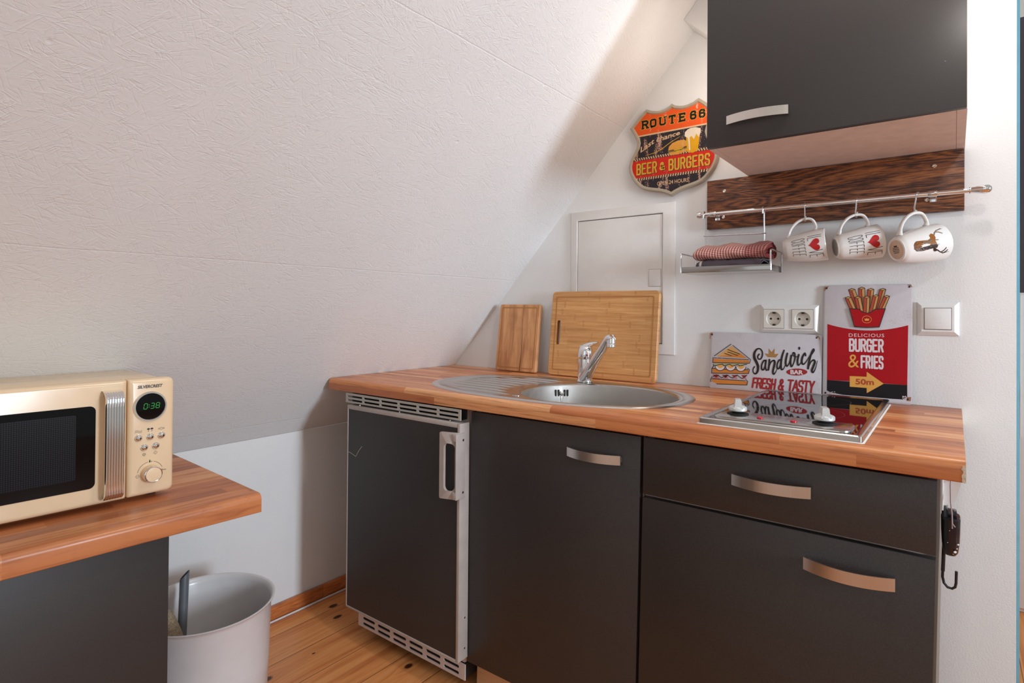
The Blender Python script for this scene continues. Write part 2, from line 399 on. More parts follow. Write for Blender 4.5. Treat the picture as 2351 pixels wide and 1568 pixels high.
def clean(me, ang=35, weld=True):
    bm = bmesh.new(); bm.from_mesh(me)
    if weld: bmesh.ops.remove_doubles(bm, verts=bm.verts[:], dist=1e-6)
    bmesh.ops.recalc_face_normals(bm, faces=bm.faces[:])
    bm.to_mesh(me); bm.free()
    me.set_sharp_from_angle(angle=math.radians(ang))
def obj(name, mb, mats, parent=None, frame=None, weld=True, ang=35):
    mats = [M[k] if isinstance(k, str) else k for k in (mats if isinstance(mats, (list, tuple)) else [mats])]
    me = mb.mesh(name, mats) if isinstance(mb, MB) else mb
    T = frame or I4
    if parent is not None: T = WM[parent.name].inverted() @ T
    me.transform(T); clean(me, ang, weld)
    o = bpy.data.objects.new(name, me); C.objects.link(o)
    if parent is not None: o.parent = parent; WM[o.name] = WM[parent.name]
    else: WM[o.name] = I4
    return o
def recentre(o):         # a single-mesh thing gets its origin at its base
    vs = [v.co for v in o.data.vertices]
    c = Vector(((min(v.x for v in vs)+max(v.x for v in vs))/2, (min(v.y for v in vs)+max(v.y for v in vs))/2, min(v.z for v in vs)))
    o.data.transform(Matrix.Translation(-c)); o.location = c; WM[o.name] = Matrix.Translation(c); return o
def thing(name, label, cat, loc=(0, 0, 0), rot=(0, 0, 0), group=None):
    o = bpy.data.objects.new(name, None); C.objects.link(o); o.empty_display_size = .05
    o.location = loc; o.rotation_euler = rot; o['label'] = label; o['category'] = cat
    if group: o['group'] = group
    from mathutils import Euler
    WM[o.name] = Matrix.Translation(loc) @ Euler(rot).to_matrix().to_4x4(); return o
def tag(o, label, cat, group=None, keep=False):
    o['label'] = label; o['category'] = cat
    if group: o['group'] = group
    return o if keep else recentre(o)
def struct(name, mb, mats, parent=None, **k):
    o = obj(name, mb, mats, parent, **k)
    if parent is None: o['kind'] = 'structure'
    return o

# ------------------------------------------------------------------ flat art: strokes, block letters, font text
GL = {'A': [[(0, 0), (.5, 1), (1, 0)], [(.2, .36), (.8, .36)]], 'B': [[(0, 0), (0, 1), (.75, 1), (1, .85), (1, .65), (.8, .52), (0, .52)], [(.8, .52), (1, .38), (1, .15), (.8, 0), (0, 0)]],
 'C': [[(1, .72), (1, .85), (.8, 1), (.2, 1), (0, .85), (0, .15), (.2, 0), (.8, 0), (1, .15), (1, .28)]], 'D': [[(0, 0), (0, 1), (.7, 1), (1, .8), (1, .2), (.7, 0), (0, 0)]],
 'E': [[(1, 1), (0, 1), (0, 0), (1, 0)], [(0, .52), (.8, .52)]], 'F': [[(1, 1), (0, 1), (0, 0)], [(0, .52), (.8, .52)]],
 'G': [[(1, .75), (1, .88), (.8, 1), (.2, 1), (0, .85), (0, .15), (.2, 0), (.8, 0), (1, .15), (1, .48), (.6, .48)]], 'H': [[(0, 0), (0, 1)], [(1, 0), (1, 1)], [(0, .5), (1, .5)]],
 'I': [[(.5, 0), (.5, 1)]], 'L': [[(0, 1), (0, 0), (1, 0)]], 'N': [[(0, 0), (0, 1), (1, 0), (1, 1)]], 'O': [[(.2, 0), (0, .15), (0, .85), (.2, 1), (.8, 1), (1, .85), (1, .15), (.8, 0), (.2, 0)]],
 'R': [[(0, 0), (0, 1), (.75, 1), (1, .85), (1, .65), (.8, .5), (0, .5)], [(.55, .5), (1, 0)]], 'S': [[(1, .78), (1, .88), (.8, 1), (.2, 1), (0, .86), (0, .66), (.2, .53), (.8, .48), (1, .34), (1, .14), (.8, 0), (.2, 0), (0, .12), (0, .22)]],
 'T': [[(0, 1), (1, 1)], [(.5, 1), (.5, 0)]], 'U': [[(0, 1), (0, .15), (.2, 0), (.8, 0), (1, .15), (1, 1)]], 'V': [[(0, 1), (.5, 0), (1, 1)]], 'Y': [[(0, 1), (.5, .5), (1, 1)], [(.5, .5), (.5, 0)]],
 '&': [[(1, .0), (.2, .72), (.2, .88), (.35, 1), (.6, 1), (.72, .88), (.72, .75), (.05, .35), (0, .15), (.2, 0), (.55, 0), (.95, .4)]],
 '6': [[(.95, .8), (.8, 1), (.25, 1), (0, .8), (0, .18), (.2, 0), (.8, 0), (1, .16), (1, .4), (.8, .56), (.2, .56), (0, .42)]]}
def txt(s_, shear=0., bold=0., space=1.):
    cu = bpy.data.curves.new('t', 'FONT'); cu.body = s_; cu.size = 1.; cu.shear = shear; cu.offset = bold; cu.space_character = space; cu.resolution_u = 3
    o = bpy.data.objects.new('t', cu); C.objects.link(o)
    dg = bpy.context.evaluated_depsgraph_get(); me = bpy.data.meshes.new_from_object(o.evaluated_get(dg))
    vs = [(v.co.x, v.co.y) for v in me.vertices]; fs = [tuple(p.vertices) for p in me.polygons]
    bpy.data.objects.remove(o); bpy.data.curves.remove(cu); bpy.data.meshes.remove(me)
    x0 = min(v[0] for v in vs); x1 = max(v[0] for v in vs); y0 = min(v[1] for v in vs); y1 = max(v[1] for v in vs)
    return [((x-x0)/(x1-x0), (y-y0)/(y1-y0)) for x, y in vs], fs
class Art:
    def __init__(s, mb, fn, eps=.00012, step=None): s.mb = mb; s.fn = fn; s.e = eps; s.step = step
    def P(s, p, l): return s.fn(p[0], p[1], l*s.e)
    def poly(s, pts, m, l=1):
        if s.step: return s.strips(pts, m, l)
        tri = tessellate_polygon([[Vector((x, y, 0)) for x, y in pts]])
        s.mb.add([s.P(p, l) for p in pts], tri, m)
    def strips(s, pts, m, l):
        a = min(p[0] for p in pts); b = max(p[0] for p in pts); n = max(2, int((b-a)/s.step)); e = (b-a)*1e-4
        def cut(u):
            r = []
            for (x0, y0), (x1, y1) in zip(pts, pts[1:]+pts[:1]):
                if (x0 <= u) != (x1 <= u): r.append(y0+(y1-y0)*(u-x0)/(x1-x0))
            return sorted(r)
        for i in range(n):
            u0 = a+(b-a)*i/n+e; u1 = a+(b-a)*(i+1)/n-e; c0, c1 = cut(u0), cut(u1)
            if len(c0) != len(c1): c0 = c1 = cut((u0+u1)/2)
            for k in range(0, len(c0)-1, 2): s.mb.face([s.P(q, l) for q in ((u0, c0[k]), (u1, c1[k]), (u1, c1[k+1]), (u0, c0[k+1]))], m)
    def ellipse(s, cx, cy, rx, ry, m, l=1, n=36): s.poly([(cx+rx*cos(2*PI*i/n), cy+ry*sin(2*PI*i/n)) for i in range(n)], m, l)
    def stroke(s, pts, w, m, l=1, join=True, sub=0.):
        s.k = getattr(s, 'k', 0)+1; l0 = l+(s.k % 4)*.22
        ws = w if isinstance(w, (list, tuple)) else [w]*len(pts)
        for i in range(len(pts)-1):
            (x0, y0), (x1, y1) = pts[i], pts[i+1]; L = math.hypot(x1-x0, y1-y0)
            if L < 1e-9: continue
            l = l0+.07*(i % 2); nx, ny = -(y1-y0)/L, (x1-x0)/L; n = max(1, int(L/sub)) if sub else 1
            for k in range(n):
                a, b = k/n, (k+1)/n; wa = (ws[i]*(1-a)+ws[i+1]*a)/2; wb = (ws[i]*(1-b)+ws[i+1]*b)/2
                pa = (x0+(x1-x0)*a, y0+(y1-y0)*a); pb = (x0+(x1-x0)*b, y0+(y1-y0)*b)
                s.mb.face([s.P(q, l) for q in ((pa[0]+nx*wa, pa[1]+ny*wa), (pb[0]+nx*wb, pb[1]+ny*wb), (pb[0]-nx*wb, pb[1]-ny*wb), (pa[0]-nx*wa, pa[1]-ny*wa))], m)
        if join:
            for i, ((x, y), w_) in enumerate(zip(pts, ws)):
                l = l0+.14+.05*(i % 2)
                s.mb.face([s.P((x+w_/2*cos(2*PI*k/10), y+w_/2*sin(2*PI*k/10)), l) for k in range(10)], m)
    def smooth(s, pts, w, m, l=1):
        q = []; n = len(pts); ws = w if isinstance(w, (list, tuple)) else None; qw = []
        for i in range(n-1):
            p0, p1, p2, p3 = pts[max(i-1, 0)], pts[i], pts[i+1], pts[min(i+2, n-1)]
            for k in range(5):
                t = k/5
                q.append(tuple(.5*(2*p1[c]+(p2[c]-p0[c])*t+(2*p0[c]-5*p1[c]+4*p2[c]-p3[c])*t*t+(3*p1[c]-p0[c]-3*p2[c]+p3[c])*t**3) for c in (0, 1)))
                if ws: qw.append(ws[i]*(1-t)+ws[i+1]*t)
        q.append(pts[-1])
        if ws: qw.append(ws[-1])
        s.stroke(q, qw if ws else w, m, l)
    def glyph(s, ch, quad, w, m, l=1, join=True):       # quad: bottom-left, bottom-right, top-right, top-left
        bl, br, tr, tl = quad
        for st in GL[ch]:
            s.stroke([tuple((bl[c]*(1-u)+br[c]*u)*(1-v)+(tl[c]*(1-u)+tr[c]*u)*v for c in (0, 1)) for u, v in st], w, m, l, join)
    def word(s, w_, quad, sw, m, l=1, gap=.3, widths=None, join=True):
        wd = [(widths or {}).get(c, .4 if c == 'I' else (.5 if c == ' ' else 1.)) for c in w_]; tot = sum(wd)+gap*(len(w_)-1); x = 0
        bl, br, tr, tl = quad; L = lambda a, b, t: (a[0]*(1-t)+b[0]*t, a[1]*(1-t)+b[1]*t)
        for c, d in zip(w_, wd):
            a, b = x/tot, (x+d)/tot
            if c != ' ': s.glyph(c, (L(bl, br, a), L(bl, br, b), L(tl, tr, b), L(tl, tr, a)), sw, m, l, join)
            x += d+gap
    def text(s, str_, quad, m, l=1, shear=0., bold=0., space=1.):
        vs, fs = txt(str_, shear, bold, space); bl, br, tr, tl = quad
        s.mb.add([s.P(tuple((bl[c]*(1-u)+br[c]*u)*(1-v)+(tl[c]*(1-u)+tr[c]*u)*v for c in (0, 1)), l) for u, v in vs], fs, m)
    def rtext(s, str_, x0, x1, z0, z1, m, l=1, **k): s.text(str_, ((x0, z0), (x1, z0), (x1, z1), (x0, z1)), m, l, **k)

# ================================================================== SETTING
mb = MB(); mb.box(-1.95, 3., -3.6, 3.4, FL-.06, FL); struct('floor', mb, 'floor')
mb = MB(); mb.box(-2.0, .098, 0., .125, FL, 1.6); struct('wall_back', mb, 'wall')
mb = MB(); mb.box(XK-.12, XK, -3.6, 0, FL, ZK-.001); struct('wall_left', mb, 'knee')
t = Vector((cos(SL), 0, sin(SL))); nrm = Vector((sin(SL), 0, -cos(SL)))
p0 = Vector((XK, 0, ZK)); mb = MB()
sec = [p0, p0+t*2.6, p0+t*2.6-nrm*.1, p0-nrm*.1]
mb.rings([[Vector((q.x, 0, q.z)) for q in sec], [Vector((q.x, -3.6, q.z)) for q in sec]], 0, True, (True, True), False); struct('ceiling', mb, 'osb')
# boxed rafter beside the back wall
A = Vector((-.6466, -.0888, 1.079)); q = Vector((A.x, 0, A.z)); mb = MB()
sec = [q, q+t*.9, q+t*.9+nrm*.16, q+nrm*.16]
sec = [k+nrm*.001 for k in sec]
mb.rings([[Vector((k.x, -.0888, k.z)) for k in sec], [Vector((k.x, -.001, k.z)) for k in sec]], 0, True, (True, True), False); struct('trim_1', mb, 'wall')
# skirting of two lengths
sk = thing('baseboard_left', 'x', 'x', (XK+.008, -.9, FL)); del sk['label'], sk['category']; sk['kind'] = 'structure'
for a, b in ((-3.4, -.501), (-.4995, -.02)):
    mb = MB(); mb.box(XK+.0005, XK+.016, a, b, FL+.0005, FL+.045, 0, .002); obj('board', mb, 'base', sk)
# what shows past the end of the wall
mb = MB(); mb.box(.03, .1122, .127, .165, FL, 1.6); struct('trim_2', mb, 'teal')
mb = MB(); mb.box(-.4, 3., 2.6, 2.7, FL, 1.9); struct('wall_far', mb, 'slate')
t_ = thing('white_wardrobe', 'white wardrobe in the next room past the right wall end', 'wardrobe', (.5, 1.2, FL))
mb = MB(); mb.box(.13, .8, .92, 1.5, FL+.001, .297, 0, .002); obj('body', mb, 'white', t_)
mb = MB(); mb.box(.155, .8, .90, .919, FL+.02, .29, 0, .002); d_ = obj('door', mb, 'white', t_)
mb = MB(); mb.box(.157, .166, .885, .899, -.20, .293, 0, .002); obj('handle', mb, 'chrome', d_)

# ================================================================== MAIN WORKTOP
def worktop_profile(r=.013, th=.037, y0=-.6, y1=-.0015):
    pts = [(y1, 0.)]
    for k in range(9): a = PI/2*k/8; pts.append((y0+r-r*sin(a), -r+r*cos(a)))
    for k in range(4): a = PI/2*k/3; pts.append((y0+.003-.003*cos(a), -th+.003-.003*sin(a)))
    pts.append((y1, -th)); return pts
prof = worktop_profile()
mb = MB(); n = 24
mb.rings([[Vector((XL+.0015+(-.0015-XL)*i/n, y, z)) for y, z in prof] for i in range(n+1)], 0, True, (True, True), True)
wt = thing('worktop', 'long wood-block worktop carrying the sink and the hob', 'worktop', (-.81, -.3, -.037))
BX, BY, BA, BB = -.775, -.357, .2135, .192          # bowl
def sup(cx, cy, a, b, t_, e=2.): c, s_ = cos(t_), sin(t_); return (cx+a*math.copysign(abs(c)**(2/e), c), cy+b*math.copysign(abs(s_)**(2/e), s_))
slab = mb.mesh('slab', [M['top']]); clean(slab)
cut = MB(); nn = 72
cut.rings([[Vector((*sup(BX, BY, BA+.012, BB+.010, 2*PI*j/nn), z)) for j in range(nn)] for z in (-.1, .1)], 0, True, (True, True))
cm = cut.mesh('cut', []); clean(cm)
oa = bpy.data.objects.new('a', slab); ob = bpy.data.objects.new('b', cm); C.objects.link(oa); C.objects.link(ob)
md = oa.modifiers.new('b', 'BOOLEAN'); md.object = ob; md.operation = 'DIFFERENCE'; md.solver = 'EXACT'
res = bpy.data.meshes.new_from_object(oa.evaluated_get(bpy.context.evaluated_depsgraph_get()))
bpy.data.objects.remove(oa); bpy.data.objects.remove(ob)
res.materials.clear()
sl = obj('slab', res, [], wt); sl.data.materials.append(M['top'])
mb = MB(); pts = []
rz = random.Random(3)
left = [(-.003-.0028*rz.random(), -.0365+.0265*i/9) for i in range(10)]
mb.prism([(.0002, -.0366)]+[(x, z) for x, z in left]+[(.0002, -.010)], lambda u, v, d: Vector((u, -.6004+d, v)), .0003)
mb.box(0., .0006, -.598, -.002, -.0368, -.003)
obj('chipped_end', mb, 'chip', wt)

# ================================================================== FRIDGE
fr = thing('under_counter_fridge', 'low dark-fronted fridge with silver trim and vent grilles under the left worktop', 'fridge', (-1.27, -.3, FL))
mb = MB(); mb.box(-1.505, -1.052, -.57, -.03, -.72, -.041, 0, .003); obj('body', mb, 'fridgeW', fr)
fx0, fx1, fz0, fz1 = -1.508, -1.0375, -.695, -.0742
mb = MB(); mb.box(fx0+.004, fx1-.0095, -.6115, -.578, fz0+.006, fz1-.0115); dr = obj('door', mb, 'front', fr)
mb = MB()
mb.box(fx0+.004, fx1-.0095, -.6128, -.5758, fz1-.0115, fz1, 0, .0012); mb.box(fx0+.004, fx1-.0095, -.6128, -.5758, fz0, fz0+.006, 0, .0012)
mb.box(fx0, fx0+.004, -.613, -.5758, fz0, fz1, 0, .0012); mb.box(fx1-.0095, fx1, -.613, -.5758, fz0, fz1, 0, .0015); obj('trim_frame', mb, 'fridgeT', dr)
mb = MB(); mb.stroke = None
lam = [at(800, 1037, (0, 1, 0), -.6115), at(806, 1040, (0, 1, 0), -.6115), at(817, 1048, (0, 1, 0), -.6115), at(823, 1036, (0, 1, 0), -.6115), at(831, 1025, (0, 1, 0), -.6115)]
mb = MB(); mb.tube([Vector((p.x, -.6116, p.z)) for p in lam], .0006, 0, 6); obj('laminate_chip', mb, 'chip', dr)
# handle: plate with a rounded slot, bowed outward
def rrect(x0, x1, z0, z1, r, n=6):
    o = []
    for cx, cz, a0 in ((x1-r, z1-r, 0), (x0+r, z1-r, PI/2), (x0+r, z0+r, PI), (x1-r, z0+r, 3*PI/2)):
        for k in range(n+1): a = a0+PI/2*k/n; o.append((cx+r*cos(a), cz+r*sin(a)))
    return o
def ring_plate(mb, out, inn, yf, th, m=0):     # outline pairs of equal count
    f = [Vector((x, yf(x), z)) for x, z in out]; g = [Vector((x, yf(x), z)) for x, z in inn]
    fb = [Vector((p.x, p.y+th, p.z)) for p in f]; gb = [Vector((p.x, p.y+th, p.z)) for p in g]
    mb.rings([f, g, gb, fb, f], m, True, (False, False), True)
hx0, hx1 = -1.0885, -1.036
def bow(x): t_ = (x-hx0)/(hx1-hx0); return -.6365+.018*max(0, (t_-.45)/.55)**2
mb = MB(); ring_plate(mb, rrect(hx0, hx1, -.270, -.0965, .004), rrect(-1.073, -1.043, -.2475, -.1235, .012), bow, .0075)
mb.box(hx1-.012, hx1+.002, -.632, -.596, -.268, -.248, 0, .002); mb.box(hx1-.012, hx1+.002, -.632, -.596, -.118, -.0985, 0, .002)
mb.box(hx1+.0005, hx1+.003, -.632, -.5975, -.268, -.0985, 0, .001)
hd = obj('handle', mb, 'fridgeT', dr, ang=50)
for z in (-.116, -.252):
    mb = MB(); mb.lathe([(.0035, 0), (.0033, .0012), (.001, .0018), (.0, .0018)], (hx1+.003, -.606, z), (1, 0, 0), 0, 12); obj('screw', mb, 'chrome', hd)
for z in (-.585, -.665):
    mb = MB(); mb.lathe([(.003, 0), (.0026, .0015), (0., .002)], (fx1, -.590, z), (1, 0, 0), 0, 12); obj('screw', mb, 'chrome', dr)
def grille(name, x0, x1, z0, z1, y, th, ncol, mat_, parent, mx=.008, gapx=.007):
    # bars between slots built as a grid of solid pieces
    mb = MB(); h = (z1-z0); sh = h*.2; zr = [z0+h*.18, z0+h*.18+sh, z0+h*.58, z0+h*.58+sh]
    xs = []; wdt = (x1-x0-2*mx-(ncol-1)*gapx)/ncol
    for i in range(ncol): a = x0+mx+i*(wdt+gapx); xs.append((a, a+wdt))
    mb.box(x0, x1, y, y+th, z0, zr[0]); mb.box(x0, x1, y, y+th, zr[1], zr[2]); mb.box(x0, x1, y, y+th, zr[3], z1)
    for a, b in ((zr[0], zr[1]), (zr[2], zr[3])):
        px = x0
        for c, d in xs:
            mb.box(px, c, y, y+th, a, b); px = d
            for cx_, s_ in ((c, 1), (d, -1)):      # rounded slot ends
                pts = [(cx_, a)]+[(cx_+s_*sh/2*(1-sin(PI*k/8)), a+sh*k/8*1. if False else a+sh/2-sh/2*cos(PI*k/8)) for k in range(9)]+[(cx_, b)]
                mb.prism(pts, lambda u, v, e: Vector((u, y+e, v)), th)
        mb.box(px, x1, y, y+th, a, b)
    return obj(name, mb, mat_, parent, weld=False)
grille('vent_grille', -1.5315, -1.0458, -.0685, -.0395, -.602, .003, 6, 'vent', fr)
mb = MB(); mb.box(-1.53, -1.047, -.598, -.575, -.0682, -.0675); mb.box(-1.53, -1.047, -.578, -.574, -.068, -.041); obj('vent_back', mb, 'black', fr)
grille('plinth_grille', -1.493, -1.047, -.7625, -.7205, -.575, .003, 6, 'fridgeW', fr, .022, .013)
mb = MB(); mb.box(-1.49, -1.05, -.570, -.40, -.7605, -.7205); obj('plinth_back', mb, 'black', fr)
for x in (-1.45, -1.09):
    mb = MB(); mb.lathe([(.016, 0), (.016, .006), (.008, .009), (.008, .04)], (x, -.45, FL), (0, 0, 1), 0, 16); obj('foot', mb, 'black', fr)
for x, z in ((-1.487, -.730),):
    mb = MB(); mb.lathe([(.003, 0), (.0025, .001), (0, .0012)], (x, -.575, z), (0, -1, 0), 0, 10); obj('screw', mb, 'chrome', fr)
for x in (-1.47, -1.29, -1.09):
    mb = MB(); mb.lathe([(.004, 0), (.0035, .0025), (0, .003)], (x, -.594, fz1), (0, 0, 1), 0, 10); obj('screw', mb, 'chrome', dr)

# ================================================================== BASE CABINETS (slightly racked towards the left)
KC = .018
def rack(mb):
    mb.v = [(x+KC*min(0, z+.08), y, z) for x, y, z in mb.v]; return mb
def bar_handle(x0, x1, z0, z1, y, par, out=.018):
    mb = MB(); R = []
    for k in range(25):
        t_ = k/24; x = x0+(x1-x0)*t_; yy = y-.013-out*(1-(2*t_-1)**2)
        R.append([Vector((x, yy, z0)), Vector((x, yy, z1)), Vector((x, yy+.0035, z1)), Vector((x, yy+.0035, z0))])
    mb.rings(R, 0, True, (True, True), True)
    zc = (z0+z1)/2
    for x in (x0+.006, x1-.006): mb.box(x-.004, x+.004, y-.013, y-.0002, zc-.006, zc+.006)
    return mb
def shift(mb, dx): mb.v = [(x+dx, y, z) for x, y, z in mb.v]; return mb
sc = thing('sink_cabinet', 'dark base cabinet with one door under the sink, right of the fridge', 'cabinet', (-.79, -.3, FL))
mb = MB()
X0, X1 = -1.0310, -.5485
mb.box(X0, X0+.016, -.556, -.03, -.70, -.039); mb.box(X1-.016, X1, -.556, -.03, -.70, -.039); mb.box(X0+.016, X1-.016, -.556, -.03, -.70, -.684); mb.box(X0+.016, X1-.016, -.556, -.54, -.06, -.045)
obj('carcass', rack(mb), 'carcass', sc)
mb = MB(); mb.box(X0, X1-.0005, -.575, -.557, -.7075, -.0455, 0, .0008); d1 = obj('door', rack(mb), 'front', sc)
obj('handle', shift(bar_handle(-.7265, -.5908, -.1117, -.0912, -.575, None), KC*-.02), 'steelh', d1)
mb = MB(); mb.box(X0, X1, -.53, -.514, FL+.001, -.701); obj('plinth', rack(mb), 'plinthw', sc)
dc = thing('drawer_cabinet', 'dark base cabinet with one drawer over a door, under the hob', 'cabinet', (-.29, -.3, FL))
X0, X1 = -.5425, -.0315
mb = MB(); mb.box(X0, X0+.016, -.556, -.03, -.70, -.039); mb.box(X0+.016, X1-.016, -.556, -.03, -.70, -.684); mb.box(X0+.016, X1-.016, -.556, -.03, -.182, -.172); mb.box(X0+.016, X1-.016, -.05, -.03, -.684, -.039)
obj('carcass', rack(mb), 'carcass', dc)
mb = MB(); mb.box(X1-.016, X1, -.557, -.03, FL+.001, -.039); obj('side_panel', rack(mb), 'carcassG', dc)
mb = MB(); mb.box(-.5425, -.0355, -.575, -.5575, -.1665, -.0455, 0, .0008); d2 = obj('drawer', rack(mb), 'front', dc)
obj('handle', shift(bar_handle(-.3552, -.2172, -.1085, -.0877, -.575, None), 0), 'steelh', d2)
mb = MB(); mb.box(-.5425, -.0355, -.575, -.5575, -.7075, -.1735, 0, .0008); d3 = obj('door', rack(mb), 'front', dc)
obj('handle', bar_handle(-.2292, -.0912, -.2353, -.2137, -.575, None, .02), 'steelh', d3)
mb = MB(); mb.box(X0, X1-.016, -.53, -.514, FL+.001, -.701); obj('plinth', rack(mb), 'plinthw', dc)

# ================================================================== WALL CABINET
wc = thing('wall_cabinet', 'dark-fronted wall cabinet with a pale underside above the cup rail', 'cabinet', (-.24, -.17, .6125))
x0, x1, zb, zt = -.4829, .0051, .6125, 1.32
mb = MB()
mb.box(x0, x0+.016, -.3445, -.0015, zb, zt); mb.box(x1-.016, x1, -.3445, -.0015, zb, zt)
mb.box(x0+.0165, x1-.0165, -.3445, -.0015, zb, zb+.016); mb.box(x0+.0165, x1-.0165, -.3445, -.0015, zt-.016, zt); mb.box(x0+.0165, x1-.0165, -.01, -.0015, zb+.016, zt-.016)
obj('carcass', mb, 'carcass', wc)
mb = MB(); mb.box(x0, x1-.001, -.3622, -.3455, zb-.0005, zt, 0, .0008); d4 = obj('door', mb, 'front', wc)
obj('handle', bar_handle(-.4335, -.3018, .656, .6758, -.3622, None, .014), 'steelh', d4)

# ================================================================== OAK BOARD + RAIL + HOOKS + MUGS
bd = thing('backing_board', 'dark wood-grain board screwed to the wall below the wall cabinet', 'board', (-.3, -.01, .467))
mb = MB(); mb.box(-.598, .0045, -.0195, -.0005, .4672, .6105, 0, .0006); pb = obj('plank', mb, 'walnut', bd)
for x, z in ((-.5475, .5755), (-.0525, .5778), (-.5495, .4995), (-.067, .498)):
    mb = MB(); mb.lathe([(.0046, 0), (.0046, .0006), (.003, .0016), (.0016, .0008), (0, .0008)], (x, -.0196, z), (0, -1, 0), 0, 16); obj('screw', mb, 'chrome', bd)
RZ, RY = .5045, -.06
rl = thing('rail', 'chrome kitchen rail fixed across the dark wood board', 'rail', (-.28, -.02, RZ-.03))
mb = MB(); mb.tube([(-.592, RY, RZ), (.013, RY, RZ)], .0062, 0, 20); obj('bar', mb, 'chrome', rl)
mb = MB(); mb.lathe([(.0065, 0), (.0085, .001), (.0085, .003), (.006, .004), (.0062, .007), (.009, .010), (.0105, .015), (.009, .0205), (.005, .0235), (0, .0245)], (-.591, RY, RZ), (-1, 0, 0), 0, 24); obj('end_knob', mb, 'chrome', rl)
mb = MB(); mb.lathe([(.0066, 0), (.0078, .001), (.0078, .003), (.0062, .0035), (.0066, .006), (.0085, .016), (.0105, .024), (.0108, .030), (.009, .036), (.005, .0395), (0, .0405)], (.0125, RY, RZ), (1, 0, 0), 0, 24); obj('end_knob', mb, 'chrome', rl)
for x in (-.566, -.055):
    mb = MB(); mb.lathe([(.0072, 0), (.0078, .001), (.0078, .017), (.0072, .018)], (x-.009, RY, RZ), (1, 0, 0), 0, 24)
    mb.box(x-.005, x+.005, RY+.003, -.0198, RZ-.008, RZ-.003, 0, .001); mb.box(x-.007, x+.007, -.0225, -.0198, RZ-.014, RZ+.008, 0, .001); obj('bracket', mb, 'chromeD', rl)

HX = [(-.3255, 0., .0), (-.2075, -.35, .0), (-.0840, -.45, 0.)]
def s_hook(x, yaw, lean, z1):
    pts = []
    r = .0076
    for k in range(13): a = PI*1.05-PI*1.05*k/12; pts.append((0, -r*cos(a)*-1, r*sin(a)))   # over the bar, from behind to front
    pts = [(0, r*cos(a_), r*sin(a_)) for a_ in [-.2+(PI+.2)*k/12 for k in range(13)]]
    pts += [(lean*.3, -r, -.012), (lean, -r*.6, -.030), (lean, -r*.2, z1+.006)]
    for k in range(1, 10): a = PI*k/9; pts.append((lean, .003-.0065*cos(a)*1.-.003, z1+.006-.0075*sin(a)-.0))
    pts += [(lean, .0065, z1+.012)]
    mb = MB(); mb.tube(pts, .0017, 0, 8); return mb, Matrix.Translation((x, RY, RZ)) @ Matrix.Rotation(yaw, 4, 'Z')
hk_lab = ['bare metal S-hook holding the coffee mug nearest the towels', 'metal S-hook holding the middle mug', 'metal S-hook holding the deer mug']
hook_x = [-.3255, -.2060, -.0830]
for i, x in enumerate(hook_x):
    mb, fr_ = s_hook(x, (0., -.25, -.3)[i], (0., -.004, -.006)[i], (-.039, -.039, -.046)[i])
    o = obj('rail_hook', mb, 'chromeD', None, fr_)
    tag(o, hk_lab[i], 'hook', 'hooks on the chrome rail')

